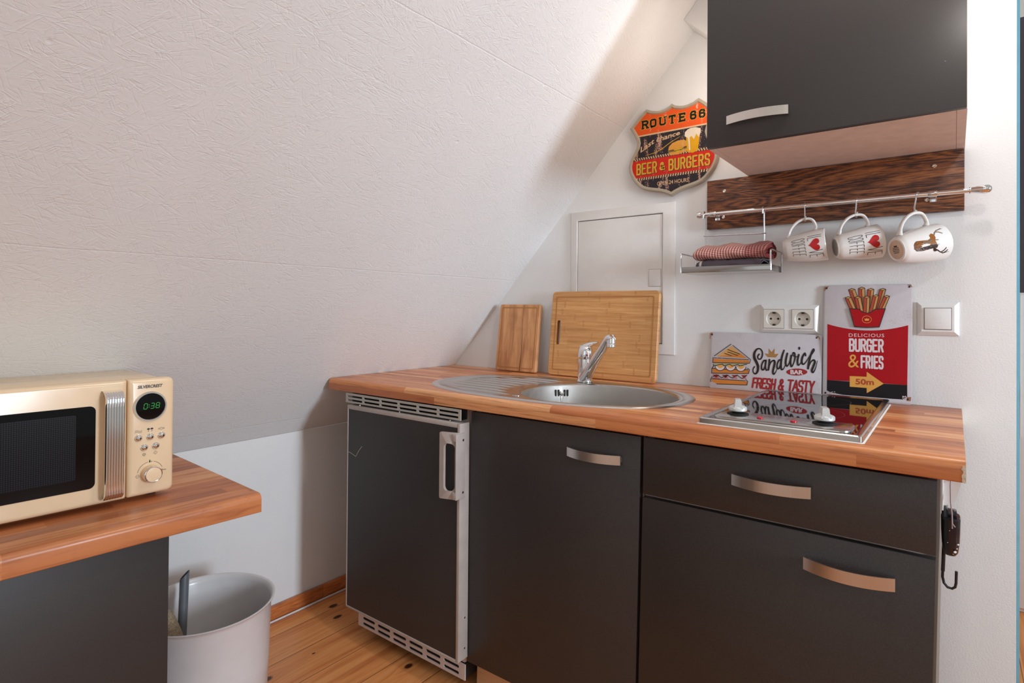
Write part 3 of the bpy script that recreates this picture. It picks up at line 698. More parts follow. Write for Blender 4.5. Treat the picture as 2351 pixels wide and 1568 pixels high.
# --- mugs
MH = .100
def mug_r(v): t_ = v/MH; return .0275+.0145*math.sin(min(1, t_*1.02)*PI/2)**.9
def make_mug(name, label, foot, art):
    t_ = thing(name, label, 'mug', group='mugs on the chrome rail')
    mb = MB(); pr = [(.0, .0015), (.020, .0015), (.0235, .0), (.0262, .0008), (.0275, .004)]
    pr += [(mug_r(MH*k/16), MH*k/16) for k in range(1, 17)]
    pr += [(mug_r(MH)-.0012, MH+.0016), (mug_r(MH)-.003, MH+.0006)]+[(mug_r(MH*k/12)-.0036, MH*k/12) for k in range(11, 0, -1)]+[(.02, .007), (0, .0065)]
    mb.lathe(pr, (0, 0, 0), (0, 0, 1), 0, 48)
    def S(u, v, e): r = mug_r(v)+.00025+e; return Vector((r*sin(u/.038), -r*cos(u/.038), v))
    ar = Art(mb, S, .0003 if art is deer else .00012, .0008 if art is deer else .0016); art(ar)
    obj('body', mb, ['ceramic', 'ink', 'inkred', M['m_br'], M['m_dk'], M['m_gr']], t_, WM[t_.name], weld=False)
    mb = MB(); mb.lathe([(0, -.0002), (.0205, -.0002), (.0225, .001)], (0, 0, .0007), (0, 0, 1), 0, 32)
    if foot == 'unglazed':
        fa = Art(mb, lambda u, v, e: Vector((-v, u, .0004-e)), .0001)
        for k, w_ in enumerate((.010, .018, .02, .02, .016)): fa.stroke([(-w_/2, .008-k*.0036), (w_/2, .008-k*.0036)], .0014 if k else .003, 1, 1, False)
    obj('foot', mb, [foot, 'ink'], t_, WM[t_.name], weld=False)
    # ear-shaped handle on -X
    mb = MB(); pth = []; ctl = [(mug_r(.080)-.002, .080), (.050, .083), (.068, .076), (.0735, .060), (.069, .042), (.058, .028), (.046, .020), (mug_r(.016)-.002, .014)]
    for i in range(len(ctl)-1):
        q0, q1, q2, q3 = ctl[max(i-1, 0)], ctl[i], ctl[i+1], ctl[min(i+2, len(ctl)-1)]
        for k in range(5):
            u = k/5; pth.append(tuple(.5*(2*q1[c]+(q2[c]-q0[c])*u+(2*q0[c]-5*q1[c]+4*q2[c]-q3[c])*u*u+(3*q1[c]-q0[c]-3*q2[c]+q3[c])*u**3) for c in (0, 1)))
    pth.append(ctl[-1]); R = []
    for i, (r_, z_) in enumerate(pth):
        a, b = pth[max(0, i-1)], pth[min(len(pth)-1, i+1)]; tx, tz = b[0]-a[0], b[1]-a[1]; L = math.hypot(tx, tz); nx, nz = -tz/L, tx/L
        f = 1+.7*max(0, 1-min(i, len(pth)-1-i)/4)
        R.append([Vector((-(r_+nx*.0036*f*cos(g)), .0052*f*sin(g), z_+nz*.0036*f*cos(g))) for g in [2*PI*k/12 for k in range(12)]])
    mb.rings(R, 0, True, (True, True)); obj('handle', mb, 'ceramic', t_, WM[t_.name])
    return t_
M['m_br'] = printed('deer_brown', srgb(158, 98, 46), .8, srgb(96, 70, 50), .2, False, .5)
M['m_dk'] = printed('deer_dark', srgb(62, 48, 42), .8, srgb(150, 130, 120), .2, False, .52)
M['m_gr'] = plain('deer_antler', srgb(128, 108, 88), .2)
def heart(cx, cy, s_):
    return [(cx+s_*.0625*16*sin(k*PI/24)**3, cy+s_*.0625*(13*cos(k*PI/24)-5*cos(k*PI/12)-2*cos(k*PI/8)-cos(k*PI/6))) for k in range(48)]
GL['l'] = GL['L']
def love(ar):
    w = .0011; B = lambda ch, u, v, du, dv: ar.stroke  # local
    def g(ch, u, v, du, dv):
        for st in GL[ch]: ar.stroke([(u+a*du, v+b*dv) for a, b in st], w, 1, 1, True, .003)
    g('I', -.0225, .062, .002, .031)
    g('L', -.0165, .062, .007, .031)
    ar.poly(heart(.0015, .077, .0145), 2, 1)
    g('V', .0150, .062, .009, .031); g('E', .0265, .062, .0075, .031)
    for k, ch in enumerate('COFFEE'): g(ch, -.0195+k*.0083, .024, .0052, .030)
def deer(ar):
    def Q(x, y): return (-.021+(y-380)/6.9e3*1. - .0, 0)
    # traced in upright mug space: u to the right of the handle, v from foot to rim
    body = [(.018, .030), (.024, .033), (.025, .040), (.022, .049), (.018, .057), (.017, .063), (.013, .066), (.009, .062), (.006, .058), (.0035, .060), (.001, .064), (-.001, .066), (-.002, .062), (.0015, .056), (.003, .050), (.004, .043), (.005, .036), (.010, .030)]
    dm = lambda P: [(((x-1555)*.2817+(y-800)*.96)/4560+.004, ((x-1555)*.96-(y-800)*.2817)/568*.1-.013) for x, y in P]
    ar.poly(dm([(1712, 715), (1718, 690), (1740, 665), (1800, 655), (1868, 645), (1902, 622), (1894, 592), (1922, 568), (1946, 578), (1958, 608), (1950, 640), (1988, 680), (1978, 708), (1930, 718), (1880, 738), (1820, 765), (1760, 780), (1722, 758)]), 3, 1)
    ar.poly(dm([(1728, 752), (1790, 735), (1880, 700), (1950, 668), (1986, 684), (1976, 706), (1930, 717), (1820, 764), (1762, 778)]), 4, 2)
    ar.poly(dm([(1800, 668), (1870, 655), (1915, 632), (1935, 640), (1890, 668), (1830, 690)]), 5, 2.2)
    ar.poly(dm([(1938, 712), (1965, 712), (1998, 728), (1965, 744), (1945, 735)]), 4, 2.4)
    W4 = [.0022, .0018, .0014, .0006]
    for pts, m in (([(1945, 590), (1965, 555), (1995, 528), (2072, 498)], 5), ([(1970, 550), (2005, 545), (2048, 556)], 5), ([(1990, 532), (2030, 512), (2050, 500)], 5), ([(1950, 635), (1985, 628)], 5),
                   ([(1985, 722), (2035, 735), (2085, 740), (2150, 713)], 4), ([(2050, 736), (2078, 712), (2096, 684)], 4), ([(2080, 740), (2108, 720), (2122, 700)], 4), ([(1975, 700), (1985, 672), (2008, 664)], 4)):
        ar.stroke(dm(pts), W4[:len(pts)], m, 1, True, .002)
BASE = Matrix(((0, 0, 1, 0), (0, 1, 0, 0), (-1, 0, 0, 0), (0, 0, 0, 1)))
def hang(t_, hx, alpha, tilt, hz=.4655, k=1.):
    # the inside of the handle's top rests on the hook: local grip point (-X side)
    Rm = Matrix.Rotation(alpha, 4, 'Z') @ Matrix.Rotation(-tilt, 4, 'Y') @ BASE @ Matrix.Scale(k, 4)
    g = Vector((-.0695, 0, .060)); p = Vector((hx, RY, hz))-(Rm @ g)
    mw = Matrix.Translation(p) @ Rm
    t_.matrix_world = mw
m1 = make_mug('coffee_mug', 'white I-love-coffee mug hanging nearest the towels', 'greyfoot', love); hang(m1, -.3255, .10, .12)
m3 = make_mug('coffee_mug', 'cream mug printed with a deer head, hanging at the rail end', 'unglazed', deer)
m2 = m1.copy(); C.objects.link(m2); m2['label'] = 'white I-love-coffee mug hanging in the middle beside the deer mug'
for ch in list(m1.children):
    c_ = ch.copy(); C.objects.link(c_); c_.parent = m2
hang(m2, -.2095, .42, .15); hang(m3, -.0885, .72, .20, .4585, 1.06)

# ================================================================== BASKET + TOWELS
bk = thing('hanging_shelf', 'small chrome tray shelf hanging from the left end of the rail', 'shelf', (-.5, -.11, .33))
tx0, tx1, ty0, ty1, tz = -.6175, -.3868, -.168, -.050, .3303
mb = MB()
mb.box(tx0, tx1, ty0, ty1, tz, tz+.0012)
mb.box(tx0, tx1, ty0-.0008, ty0+.0004, tz, tz+.0165, 0, .0003); mb.box(tx0, tx1, ty1-.0004, ty1+.0008, tz, tz+.0165, 0, .0003)
mb.box(tx0-.0008, tx0+.0004, ty0, ty1, tz, tz+.0165, 0, .0003); mb.box(tx1-.0004, tx1+.0008, ty0, ty1, tz, tz+.0165, 0, .0003); obj('tray', mb, 'chromeT', bk)
for x in (-.592, -.4295):
    mb = MB(); r = .0082
    pts = [(x, RY-r*cos(a), RZ+r*sin(a)) for a in [-.5+(PI+.4)*k/12 for k in range(13)]]
    pts = [(x, RY-.0082, RZ-.012)]+pts[1:]+[(x, RY+.0075, RZ-.02), (x, ty1+.0025, .42), (x, ty1+.0025, tz+.001)]
    mb.tube(pts, .0022, 0, 10); obj('hanger_wire', mb, 'chromeD', bk)
mb = MB(); mb.tube([(-.597, ty1, .4445), (-.425, ty1, .4405)], .0019, 0, 8); obj('cross_wire', mb, 'chromeD', bk)
for x, s_ in ((tx0, -1), (tx1, 1)):
    mb = MB(); mb.tube([(x+s_*.002, ty0-.001, tz+.001), (x+s_*.002, ty0-.001, .379), (x+s_*.002, ty0+.001, .3825), (x+s_*.002, ty0+.005, .384), (x+s_*.002, ty1-.004, .384), (x+s_*.002, ty1, .3825), (x+s_*.002, ty1+.001, .379), (x+s_*.002, ty1+.001, tz+.001)], .0022, 0, 10); obj('side_rail', mb, 'chromeD', bk)
def folded(x0, x1, y0, y1, z0, z1, mats, turns=2, th=.0045, sag=.002, band=None, ph=0., wedge=False):
    mb = MB(); path = []; N = 20
    h = (z1-z0)/2
    for t_ in range(turns):
        ins = t_*(th+.0012); r = h-ins
        if r < .002: break
        ya, yb, zc = y0+ins+r, y1-ins-r, (z0+z1)/2
        loop = [(yb, zc-r), (ya, zc-r)]+[(ya-r*sin(PI*k/N), zc-r*cos(PI*k/N)) for k in range(1, N)]+[(ya, zc+r)]+[(ya+(yb-ya)*k/6, zc+r) for k in range(1, 6)]+[(yb, zc+r)]+[(yb+r*sin(PI*k/N), zc+r*cos(PI*k/N)) for k in range(1, N-2)]
        path += loop
    n = len(path); nx = 26; arc = [0.]
    for a, b in zip(path, path[1:]): arc.append(arc[-1]+math.hypot(b[0]-a[0], b[1]-a[1]))
    nor = []
    for i in range(n):
        a, b = path[max(0, i-1)], path[min(n-1, i+1)]; L = math.hypot(b[0]-a[0], b[1]-a[1]) or 1; nor.append((-(b[1]-a[1])/L, (b[0]-a[0])/L))
    R = []; rr = random.Random(int(ph*10)+2)
    for k in range(nx+1):
        x = x0+(x1-x0)*k/nx; row = []
        dz = sag*sin(k*.55+ph)+.0006*sin(k*1.9)
        e = .9+.1*min(1, k/2)
        for i, (y, z) in enumerate(path):
            wv = .0012*sin(x*70+i*.35+ph); zz = max(z0, z0+(z+wv-z0)*e)+ (dz*((z-z0)/(z1-z0)) if z > z0+.004 else 0)
            row.append(Vector((x+.003*sin(i*.3+ph)*(1 if k in (0, nx) else 0), y+wv, zz)))
        if wedge: row = [Vector((p.x, p.y, z0+(p.z-z0)*(.62+.5*min(1, max(0, (p.y-y0)/(y1-y0)))))) for p in row]
        R.append(row)
    i0 = len(mb.v)
    mb.rings(R, 0, False, (False, False), True)
    for k in range(nx+1):
        for i in range(n): mb.uv[i0+k*n+i] = ((x1-x0)*k/nx, arc[i])
    R2 = [[p+Vector((0, -nor[i][0]*th*.6, -nor[i][1]*th*.6)) for i, p in enumerate(r)] for r in R]
    i1 = len(mb.v); mb.rings([list(r) for r in R2], 0, False, (False, False), True)
    for k in range(nx+1):
        for i in range(n): mb.uv[i1+k*n+i] = ((x1-x0)*k/nx, arc[i])
    for k in (0, nx):
        for i in range(n-1): mb.face([R[k][i], R[k][i+1], R2[k][i+1], R2[k][i]], 0)
    if band:
        for f in range(len(mb.f)):
            cx_ = sum(mb.v[q_][0] for q_ in mb.f[f])/len(mb.f[f])
            if band[0] < cx_ < band[1]: mb.fm[f] = 1
    return mb
tg = obj('folded_towel', folded(-.577, -.410, -.162, -.060, tz+.0018, .3645, ['greycloth'], 2, .0045, .0, (-.573, -.562), 1.), ['greycloth', 'palecloth'], weld=False)
tag(tg, 'folded dark grey towel with a pale stripe, at the bottom of the tray', 'towel', 'towels on the hanging tray')
tr_ = obj('folded_towel', folded(-.585, -.398, -.164, -.058, .3655, .4125, ['gingham'], 3, .0045, .002, None, 2., True), 'gingham', weld=False)
tag(tr_, 'folded red and white gingham towel on top of the grey one', 'towel', 'towels on the hanging tray')

# ================================================================== HATCH IN THE BACK WALL
ht = thing('access_hatch', 'white square access hatch in the wall behind the cutting boards', 'hatch', (-.89, 0, .09))
def rect(x0, x1, z0, z1, y): return [Vector((x0, y, z0)), Vector((x1, y, z0)), Vector((x1, y, z1)), Vector((x0, y, z1))]
hx0, hx1, hz0, hz1 = -1.0775, -.7015, .0885, .5645; ix0, ix1, iz0, iz1 = -1.0465, -.7385, .1215, .5308
mb = MB(); I = lambda k: (hx0+(ix0-hx0)*k, hx1+(ix1-hx1)*k, hz0+(iz0-hz0)*k, hz1+(iz1-hz1)*k)
mb.rings([rect(*I(0), -.0005), rect(*I(0), -.004), rect(*I(.06), -.005), rect(*I(.85), -.0145), rect(*I(.96), -.0145), rect(*I(1), -.0135), rect(*I(1), -.0005)], 0, True, (False, False), False); obj('frame', mb, 'hatch', ht)
mb = MB(); mb.box(ix0+.0018, ix1-.0018, -.0118, -.002, iz0+.0018, iz1-.0018, 0, .0012); pn = obj('panel', mb, 'hatch', ht)
mb = MB(); mb.box(ix0+.0002, ix1-.0002, -.002, -.0006, iz0+.0002, iz1-.0002); obj('gap_lining', mb, 'black', ht)
a = at(1490, 619, (0, 1, 0), -.012); b = at(1517, 657, (0, 1, 0), -.012)
mb = MB(); mb.box(a.x-.0008, b.x+.0008, -.0121, -.0119, b.z-.0008, a.z+.0008, 1); mb.box(a.x, b.x, -.0132, -.0121, b.z, a.z, 0, .0004)
ar = Art(mb, lambda u, v, e: Vector((u, -.01325-e, v))); q_ = (a.x+b.x)/2+.007
ar.text('ABN', ((q_, b.z+.012), (q_, b.z+.03), (q_-.004, b.z+.03), (q_-.004, b.z+.012)), 0)
obj('latch', mb, ['hatch', 'carcassG'], pn, weld=False)

# ================================================================== CUTTING BOARDS
def board(name, label, x0, x1, h, th, tilt, y, mat_, r, slot=None, grv=.016):
    w = x1-x0
    t_ = thing(name, label, 'cutting board', ((x0+x1)/2, y, .0005), (-tilt, 0, 0), 'cutting boards against the wall')
    mb = MB(); out = rrect(-w/2, w/2, 0, h, r, 6)
    n = len(out); e = .0025
    inn = rrect(-w/2+e, w/2-e, e, h-e, max(r-e, .002), 6)
    hole = None
    R = [[Vector((u, -th+e, v)) for u, v in out], [Vector((u, -e, v)) for u, v in out], [Vector((u, 0, v)) for u, v in inn]]
    mb.rings([[Vector((u, -th, v)) for u, v in inn]]+R, 0, True, (False, False), True)
    for yy, fl in ((-th, 0), (0, 1)):
        loops = [[Vector((u, v, 0)) for u, v in inn]]
        if slot: loops.append([Vector((u, v, 0)) for u, v in slot])
        tri = tessellate_polygon(loops); allp = inn+(slot or [])
        mb.add([Vector((u, yy, v)) for u, v in allp], tri, 0)
    if slot: mb.rings([[Vector((u, -th, v)) for u, v in slot], [Vector((u, 0, v)) for u, v in slot]], 1, True)
    o = obj('board', mb, [mat_, 'groove'], t_, WM[t_.name])
    # juice groove as a shallow moulded channel line
    mb = MB(); g = grv; gl = rrect(-w/2+g, w/2-g, g, h-g, .006, 4); gi = rrect(-w/2+g+.0045, w/2-g-.0045, g+.0045, h-g-.0045, .004, 4)
    gm = [((a_[0]+b_[0])/2, (a_[1]+b_[1])/2) for a_, b_ in zip(gl, gi)]
    if slot:
        xs = max(p[0] for p in slot)+.004; z0_, z1_ = min(p[1] for p in slot)-.004, max(p[1] for p in slot)+.004
    mb.rings([[Vector((u, -th-.0004, v)) for u, v in gl], [Vector((u, -th-.00005, v)) for u, v in gm], [Vector((u, -th-.0004, v)) for u, v in gi]], 0, True, (False, False), False)
    obj('juice_groove', mb, 'groove', o, WM[t_.name])
    return t_, o
sw = [(-.198+.0335+.0075*cos(a), z+.0075*sin(a)) for z, aa in ((.181, 0), (.112, PI)) for a in [aa+PI*k/8 for k in range(9)]]
tb, ob_ = board('cutting_board', 'large bamboo cutting board with a slot grip, standing behind the tap', -1.1345, -.7385, .2885, .016, .1115, -.0465, 'bamboo', .014, sw, .017)
ts, os_ = board('cutting_board', 'small worn wooden cutting board leaning at the slope corner', -1.3675, -1.1865, .2435, .018, .125, -.0445, 'acacia', .008, None, .010)
mb = MB(); mb.tube([(.022, -.0182, .003), (.024, -.0182, .08), (.020, -.0182, .19)], [.0009, .0006, .0002], 0, 6); obj('split', mb, 'crack', os_, WM[ts.name])

# ================================================================== SINK
sk_ = thing('sink', 'oval stainless sink with drainboard set into the worktop', 'sink', (-.92, -.35, 0))
SX, SY, SA, SB = -.9215, -.352, .3945, .229
mb = MB(); N = 120; E0 = 2.45
def oute(k, d): return sup(SX, SY, SA-d, SB-d, 2*PI*k/N, E0)
# bowl loop sampled so that angles match the outer loop
def bowl(k, d=0.): return sup(BX, BY, BA-d, BB-d, 2*PI*k/N, 2.05)
R = [[Vector((*oute(k, -.001), .0003)) for k in range(N)], [Vector((*oute(k, .002), .0032)) for k in range(N)], [Vector((*oute(k, .006), .0042)) for k in range(N)], [Vector((*oute(k, .012), .0042)) for k in range(N)], [Vector((*oute(k, .022), .0030)) for k in range(N)], [Vector((*oute(k, .025), .0006)) for k in range(N)]]
for f in (.2, .4, .6, .8): R.append([Vector((*[a_*(1-f)+b_*f for a_, b_ in zip(oute(k, .027), bowl(k, -.012))], .0008)) for k in range(N)])
R += [[Vector((*bowl(k, -.011), .0012)) for k in range(N)], [Vector((*bowl(k, -.006), .0022)) for k in range(N)], [Vector((*bowl(k, -.002), .0018)) for k in range(N)], [Vector((*bowl(k, .002), -.002)) for k in range(N)]]
mb.rings(R, 0, True, (False, False), True); dk = obj('deck', mb, 'steel', sk_, ang=60)
mb = MB(); R = []
for d, z in ((.002, -.002), (.004, -.008), (.008, -.05), (.014, -.10), (.022, -.125), (.040, -.138), (.080, -.1425), (.16, -.1445)): R.append([Vector((*bowl(k, d), z)) for k in range(N)])
mb.rings(R, 0, True, (False, True), True); bw = obj('bowl', mb, 'steelB', sk_, ang=60)
# drainboard ribs, their right ends following the bowl
mb = MB()
for i in range(9):
    y = SY-.165+i*.0405
    dxo = (1-min(1, abs((y-SY)/(SB-.034)))**E0)**(1/E0)*(SA-.040)
    xl = SX-dxo+.02
    q = max(0, 1-((y-BY)/(BB+.030))**2); xr = BX-(BA+.032)*math.sqrt(q) if abs(y-BY) < BB+.03 else BX-.02
    if y > -.20: xr = min(xr, -.985)
    n = 14; R = []
    for k in range(n+1):
        t_ = k/n; x = xl+(xr-xl)*t_; w_ = .0040*min(1, 8*t_+.05, 8*(1-t_)+.05); hgt = .0034*min(1, 5*t_, 5*(1-t_))
        R.append([Vector((x, y+w_*cos(a_), .0007+hgt*sin(a_))) for a_ in [PI*j/8 for j in range(9)]])
    mb.rings(R, 0, False)
obj('drainboard_ribs', mb, 'steel', sk_, ang=80)
mb = MB(); p = at(1186, 907, (0, 0, 1), .002); mb.lathe([(.012, 0), (.012, .0012), (.0105, .0018), (0, .0018)], (p.x, p.y, .0008), (0, 0, 1), 0, 24); obj('tap_hole_cap', mb, 'steel', sk_)
# overflow on the far bowl wall
def bowl_hit(px, py):
    v = ray(px, py); t_ = 1.
    best = None
    for k in range(4000):
        p = CAM+v*(1.2+k*.0004)
        if p.z > 0: continue
        d = .004+(-p.z-.008)/.042*.004
        q = ((p.x-BX)/(BA-d))**2+((p.y-BY)/(BB-d))**2
        if q >= 1 and p.y > BY-.05 and p.z < -.002: return p
    return Vector((BX, BY+BB, -.03))
mb = MB()
for px in (1276, 1282.5, 1296.5, 1303):
    c_ = bowl_hit(px, 902); nrm_ = Vector(((BX-c_.x)/BA**2, (BY-c_.y)/BB**2, 0)).normalized(); tg_ = Vector((0, 0, 1)).cross(nrm_)
    pts = [(.0026*cos(a), zz+.0026*sin(a)) for zz, aa in ((.0075, 0), (-.0075, PI)) for a in [aa+PI*k/6 for k in range(7)]]
    mb.prism(pts, lambda u, v, e: c_+tg_*u+Vector((0, 0, v))+nrm_*(.0012-e), .0006)
obj('overflow_slots', mb, 'black', bw)
c_ = bowl_hit(1290, 903); nrm_ = Vector(((BX-c_.x)/BA**2, (BY-c_.y)/BB**2, 0)).normalized()
mb = MB(); mb.lathe([(.006, 0), (.007, .002), (.0045, .004), (.002, .006), (0, .0065)], c_+nrm_*.001, nrm_, 0, 16)
for k in range(26):
    q = c_+nrm_*(.009 if k < 3 else .009-min(.004, k*.0003))+Vector((.0006*sin(k), 0, -.0035-.0042*k*.95))
    if q.z < -.128: break
    mb.lathe([(0, -.0016), (.0012, -.0011), (.0016, 0), (.0012, .0011), (0, .0016)], q, (0, 0, 1), 0, 8)
obj('plug_chain', mb, 'chrome', bw)

# ================================================================== TAP
FX, FY = -.9355, -.147
tp = thing('mixer_tap', 'chrome single-lever mixer tap standing on the sink rim', 'tap', (FX, FY, .001))
mb = MB(); mb.lathe([(.0265, 0), (.0265, .004), (.0235, .007), (.0228, .009), (.0228, .036), (.0222, .0365), (.0222, .0375), (.0228, .038), (.0228, .071)], (FX, FY, .0016), (0, 0, 1), 0, 40); obj('body', mb, 'chrome', tp)
# cap and lever: the dome sweeps up into a flat lever pointing right-up
mb = MB(); dirx = Vector((.83, .10, .50)).normalized()
mb.lathe([(.0222, 0), (.0240, .001), (.0244, .006), (.0243, .020), (.0228, .029), (.0185, .037), (.011, .0425), (.0, .0445)], (FX, FY, .0742), (.10, 0, 1), 0, 40)
side = Vector((0, 0, 1)).cross(dirx).normalized(); up_ = dirx.cross(side)*1
R = []
for k in range(11):
    t_ = k/10; c = Vector((FX-.010, FY, .1005))+Vector((.050*t_, .010*t_, .024*math.sin(t_*PI*.5)))
    wv = .0175*(1-t_)+.0075*t_+.003*sin(PI*t_); hv = .013*(1-t_)**1.3+.0036
    R.append([c+Vector((-.12, 1, 0)).normalized()*wv*cos(g)+Vector((-.3, 0, 1)).normalized()*hv*sin(g) for g in [2*PI*j/20 for j in range(20)]])
mb.rings(R, 0, True, (True, True)); lv = obj('lever', mb, 'chrome', tp)
mp = at(1348, 815, (0, 1, 0), FY-.0245); vd = Vector((mp.x-FX, -.024, 0)).normalized()
mb = MB(); o_ = Vector((FX, FY, .0862))+vd*.0240
mb.lathe([(.0036, 0), (.0036, .0012), (0, .0013)], o_, vd, 0, 20, False)
mb.lathe([(.0022, 0), (.0022, .0016), (0, .0017)], o_, vd, 1, 20, False); obj('marker', mb, [plain('blue_dot', (.02, .03, .16), .3), 'red'], lv)
# spout: flat tapering bar rising over the bowl, nozzle at its tip
mb = MB(); P0 = Vector((FX+.004, FY-.010, .013)); P1 = Vector((-.8010, -.236, .1500))
ax = (P1-P0); hd_ = Vector((ax.x, ax.y, 0)).normalized(); sd = Vector((-hd_.y, hd_.x, 0))
ctl = [(0., 0.), (.03, .006), (.25, .25), (.5, .5), (.75, .75), (.90, .905), (.97, .955), (1.03, .965), (1.08, .94)]
R = []; L_ = math.hypot(ax.x, ax.y)
pth = [P0+hd_*L_*a+Vector((0, 0, ax.z*b)) for a, b in ctl]
for i, c in enumerate(pth):
    a_, b_ = pth[max(0, i-1)], pth[min(len(pth)-1, i+1)]; tn = (b_-a_).normalized(); u_ = sd.cross(tn).normalized()*1
    wv = (.0180, .0190, .0165, .0150, .0138, .0135, .0140, .0135, .010)[i]; hv = (.012, .013, .0115, .010, .009, .009, .0105, .011, .007)[i]
    R.append([c+sd*wv*math.copysign(abs(cos(g))**.6, cos(g))+u_*hv*math.copysign(abs(sin(g))**.7, sin(g)) for g in [2*PI*j/28 for j in range(28)]])
mb.rings(R, 0, True, (True, True)); sp_ = obj('spout', mb, 'chrome', tp, ang=50)
c = pth[7]+Vector((0, 0, -.004))
mb = MB(); mb.lathe([(.0118, .004), (.0122, -.004), (.0125, -.010), (.0118, -.0108), (.0122, -.0116), (.0120, -.021), (.010, -.0225), (.0, -.020)], c, (0, 0, 1), 0, 28); obj('aerator', mb, 'chrome', sp_)

# ================================================================== HOB
hb = thing('hob', 'two-ring black glass hob with steel frame and twin knobs', 'hob', (-.28, -.315, 0))
gx0, gx1, gy0, gy1 = -.4235, -.1395, -.580, -.046
mb = MB()
def rr_xy(x0, x1, y0, y1, r, z, n=5): return [Vector((u, v, z)) for u, v in rrect(x0, x1, y0, y1, r, n)]
mb.rings([rr_xy(gx0, gx1, gy0, gy1, .006, .0004), rr_xy(gx0, gx1, gy0, gy1, .006, .011), rr_xy(gx0+.002, gx1-.002, gy0+.002, gy1-.002, .005, .0128), rr_xy(gx0+.009, gx1-.009, gy0+.009, gy1-.009, .004, .0128), rr_xy(gx0+.0125, gx1-.0125, gy0+.0125, gy1-.0125, .003, .0108)], 0, True, (True, False), True)
fh = obj('frame', mb, 'steel', hb, ang=40)
mb = MB(); mb.box(gx0+.0125, gx1-.0125, gy0+.0125, gy1-.0125, .0085, .0110); gp = obj('glass', mb, 'glassk', hb)
ring_m = plain('cooking_zone_print', (.09, .09, .09), .15)
for cy_, r_ in ((-.365, .088), (-.165, .075)):
    mb = MB(); R = [[Vector(((gx0+gx1)/2+q_*cos(2*PI*k/64), cy_+q_*sin(2*PI*k/64), .01112)) for k in range(64)] for q_ in (r_, r_-.0012)]
    mb.rings(R, 0); obj('cooking_zone', mb, ring_m, gp)
mb = MB(); cp = [rr_xy(gx0+.020, gx1-.020, gy0+.021, gy0+.112, .022, .0112), rr_xy(gx0+.0205, gx1-.0205, gy0+.0215, gy0+.1115, .0215, .0136), rr_xy(gx0+.023, gx1-.023, gy0+.024, gy0+.109, .019, .0146)]
mb.rings(cp, 0, True, (False, True), True); pnl = obj('control_panel', mb, 'steel', hb, ang=40)
for px, py in ((1694, 948), (1893, 970)):
    p = at(px, py, (0, 0, 1), .016)
    mb = MB(); mb.lathe([(.021, 0), (.021, .0012), (.012, .0018), (.006, .006)], (p.x, p.y, .0148), (0, 0, 1), 1, 28)
    mb.lathe([(.0165, .006), (.0178, .0075), (.0178, .0125), (.0165, .0145), (.012, .0165), (.006, .0185), (0, .019)], (p.x, p.y, .0148), (0, 0, 1), 0, 32)
    a_ = .35
    R = []
    for zz, hw, hl in ((.0200, .0095, .0170), (.0270, .0066, .0155), (.0370, .0060, .0125), (.0392, .0050, .0112)):
        R.append([Vector((p.x, p.y, 0))+Matrix.Rotation(a_, 3, 'Z') @ Vector((sx_*hw, sy_*hl, .0148+zz-.009)) for sx_, sy_ in ((-1, -1), (1, -1), (1, 1), (-1, 1))])
    mb.rings(R, 0, True, (False, True), False); obj('knob', mb, ['alu', 'black'], pnl)
for px, py in ((1745, 960), (1822, 968)):
    p = at(px, py, (0, 0, 1), .015)
    mb = MB(); mb.lathe([(.006, 0), (.006, .002), (.0045, .0032), (0, .0034)], (p.x, p.y, .0146), (0, 0, 1), 0, 20); obj('pilot_light', mb, 'red', pnl)
mb = MB(); mb.rings([rr_xy(gx0-.0035, gx1+.0035, gy0-.003, gy1+.0035, .006, .0003), rr_xy(gx0-.0005, gx1+.0005, gy0-.0003, gy1+.0005, .005, .0018)], 0, True); obj('sealant_bead', mb, plain('white_silicone', (.72, .68, .64), .5), hb)

# ================================================================== SOCKETS AND SWITCH
def wall_plate(mb, x0, x1, z0, z1, y=-.0005, d=.0105, bv=.009):
    mb.rings([rect(x0, x1, z0, z1, y), rect(x0, x1, z0, z1, y-.003), rect(x0+bv, x1-bv, z0+bv, z1-bv, y-d), ], 0, True, (False, True), False)
so = thing('double_socket', 'white double wall socket above the sandwich sign', 'socket', (-.375, 0, .168))
mb = MB(); bx0, bx1, bz0, bz1, bv = -.4495, -.3005, .1665, .2445, .009
mb.rings([rect(bx0, bx1, bz0, bz1, -.0005), rect(bx0, bx1, bz0, bz1, -.003), rect(bx0+bv, bx1-bv, bz0+bv, bz1-bv, -.0105)], 0, True, (False, False), False)
px_ = bx0+bv
for cx_ in (-.4135, -.3405, None):
    e_ = bx1-bv if cx_ is None else cx_-.0262
    mb.box(px_, e_, -.0105, -.006, bz0+bv, bz1-bv)
    if cx_ is not None:
        px_ = cx_+.0262
        mb.box(cx_-.0262, px_, -.0105, -.006, bz0+bv, .1793); mb.box(cx_-.0262, px_, -.0105, -.006, .2317, bz1-bv)
obj('frame', mb, 'white', so, weld=False)
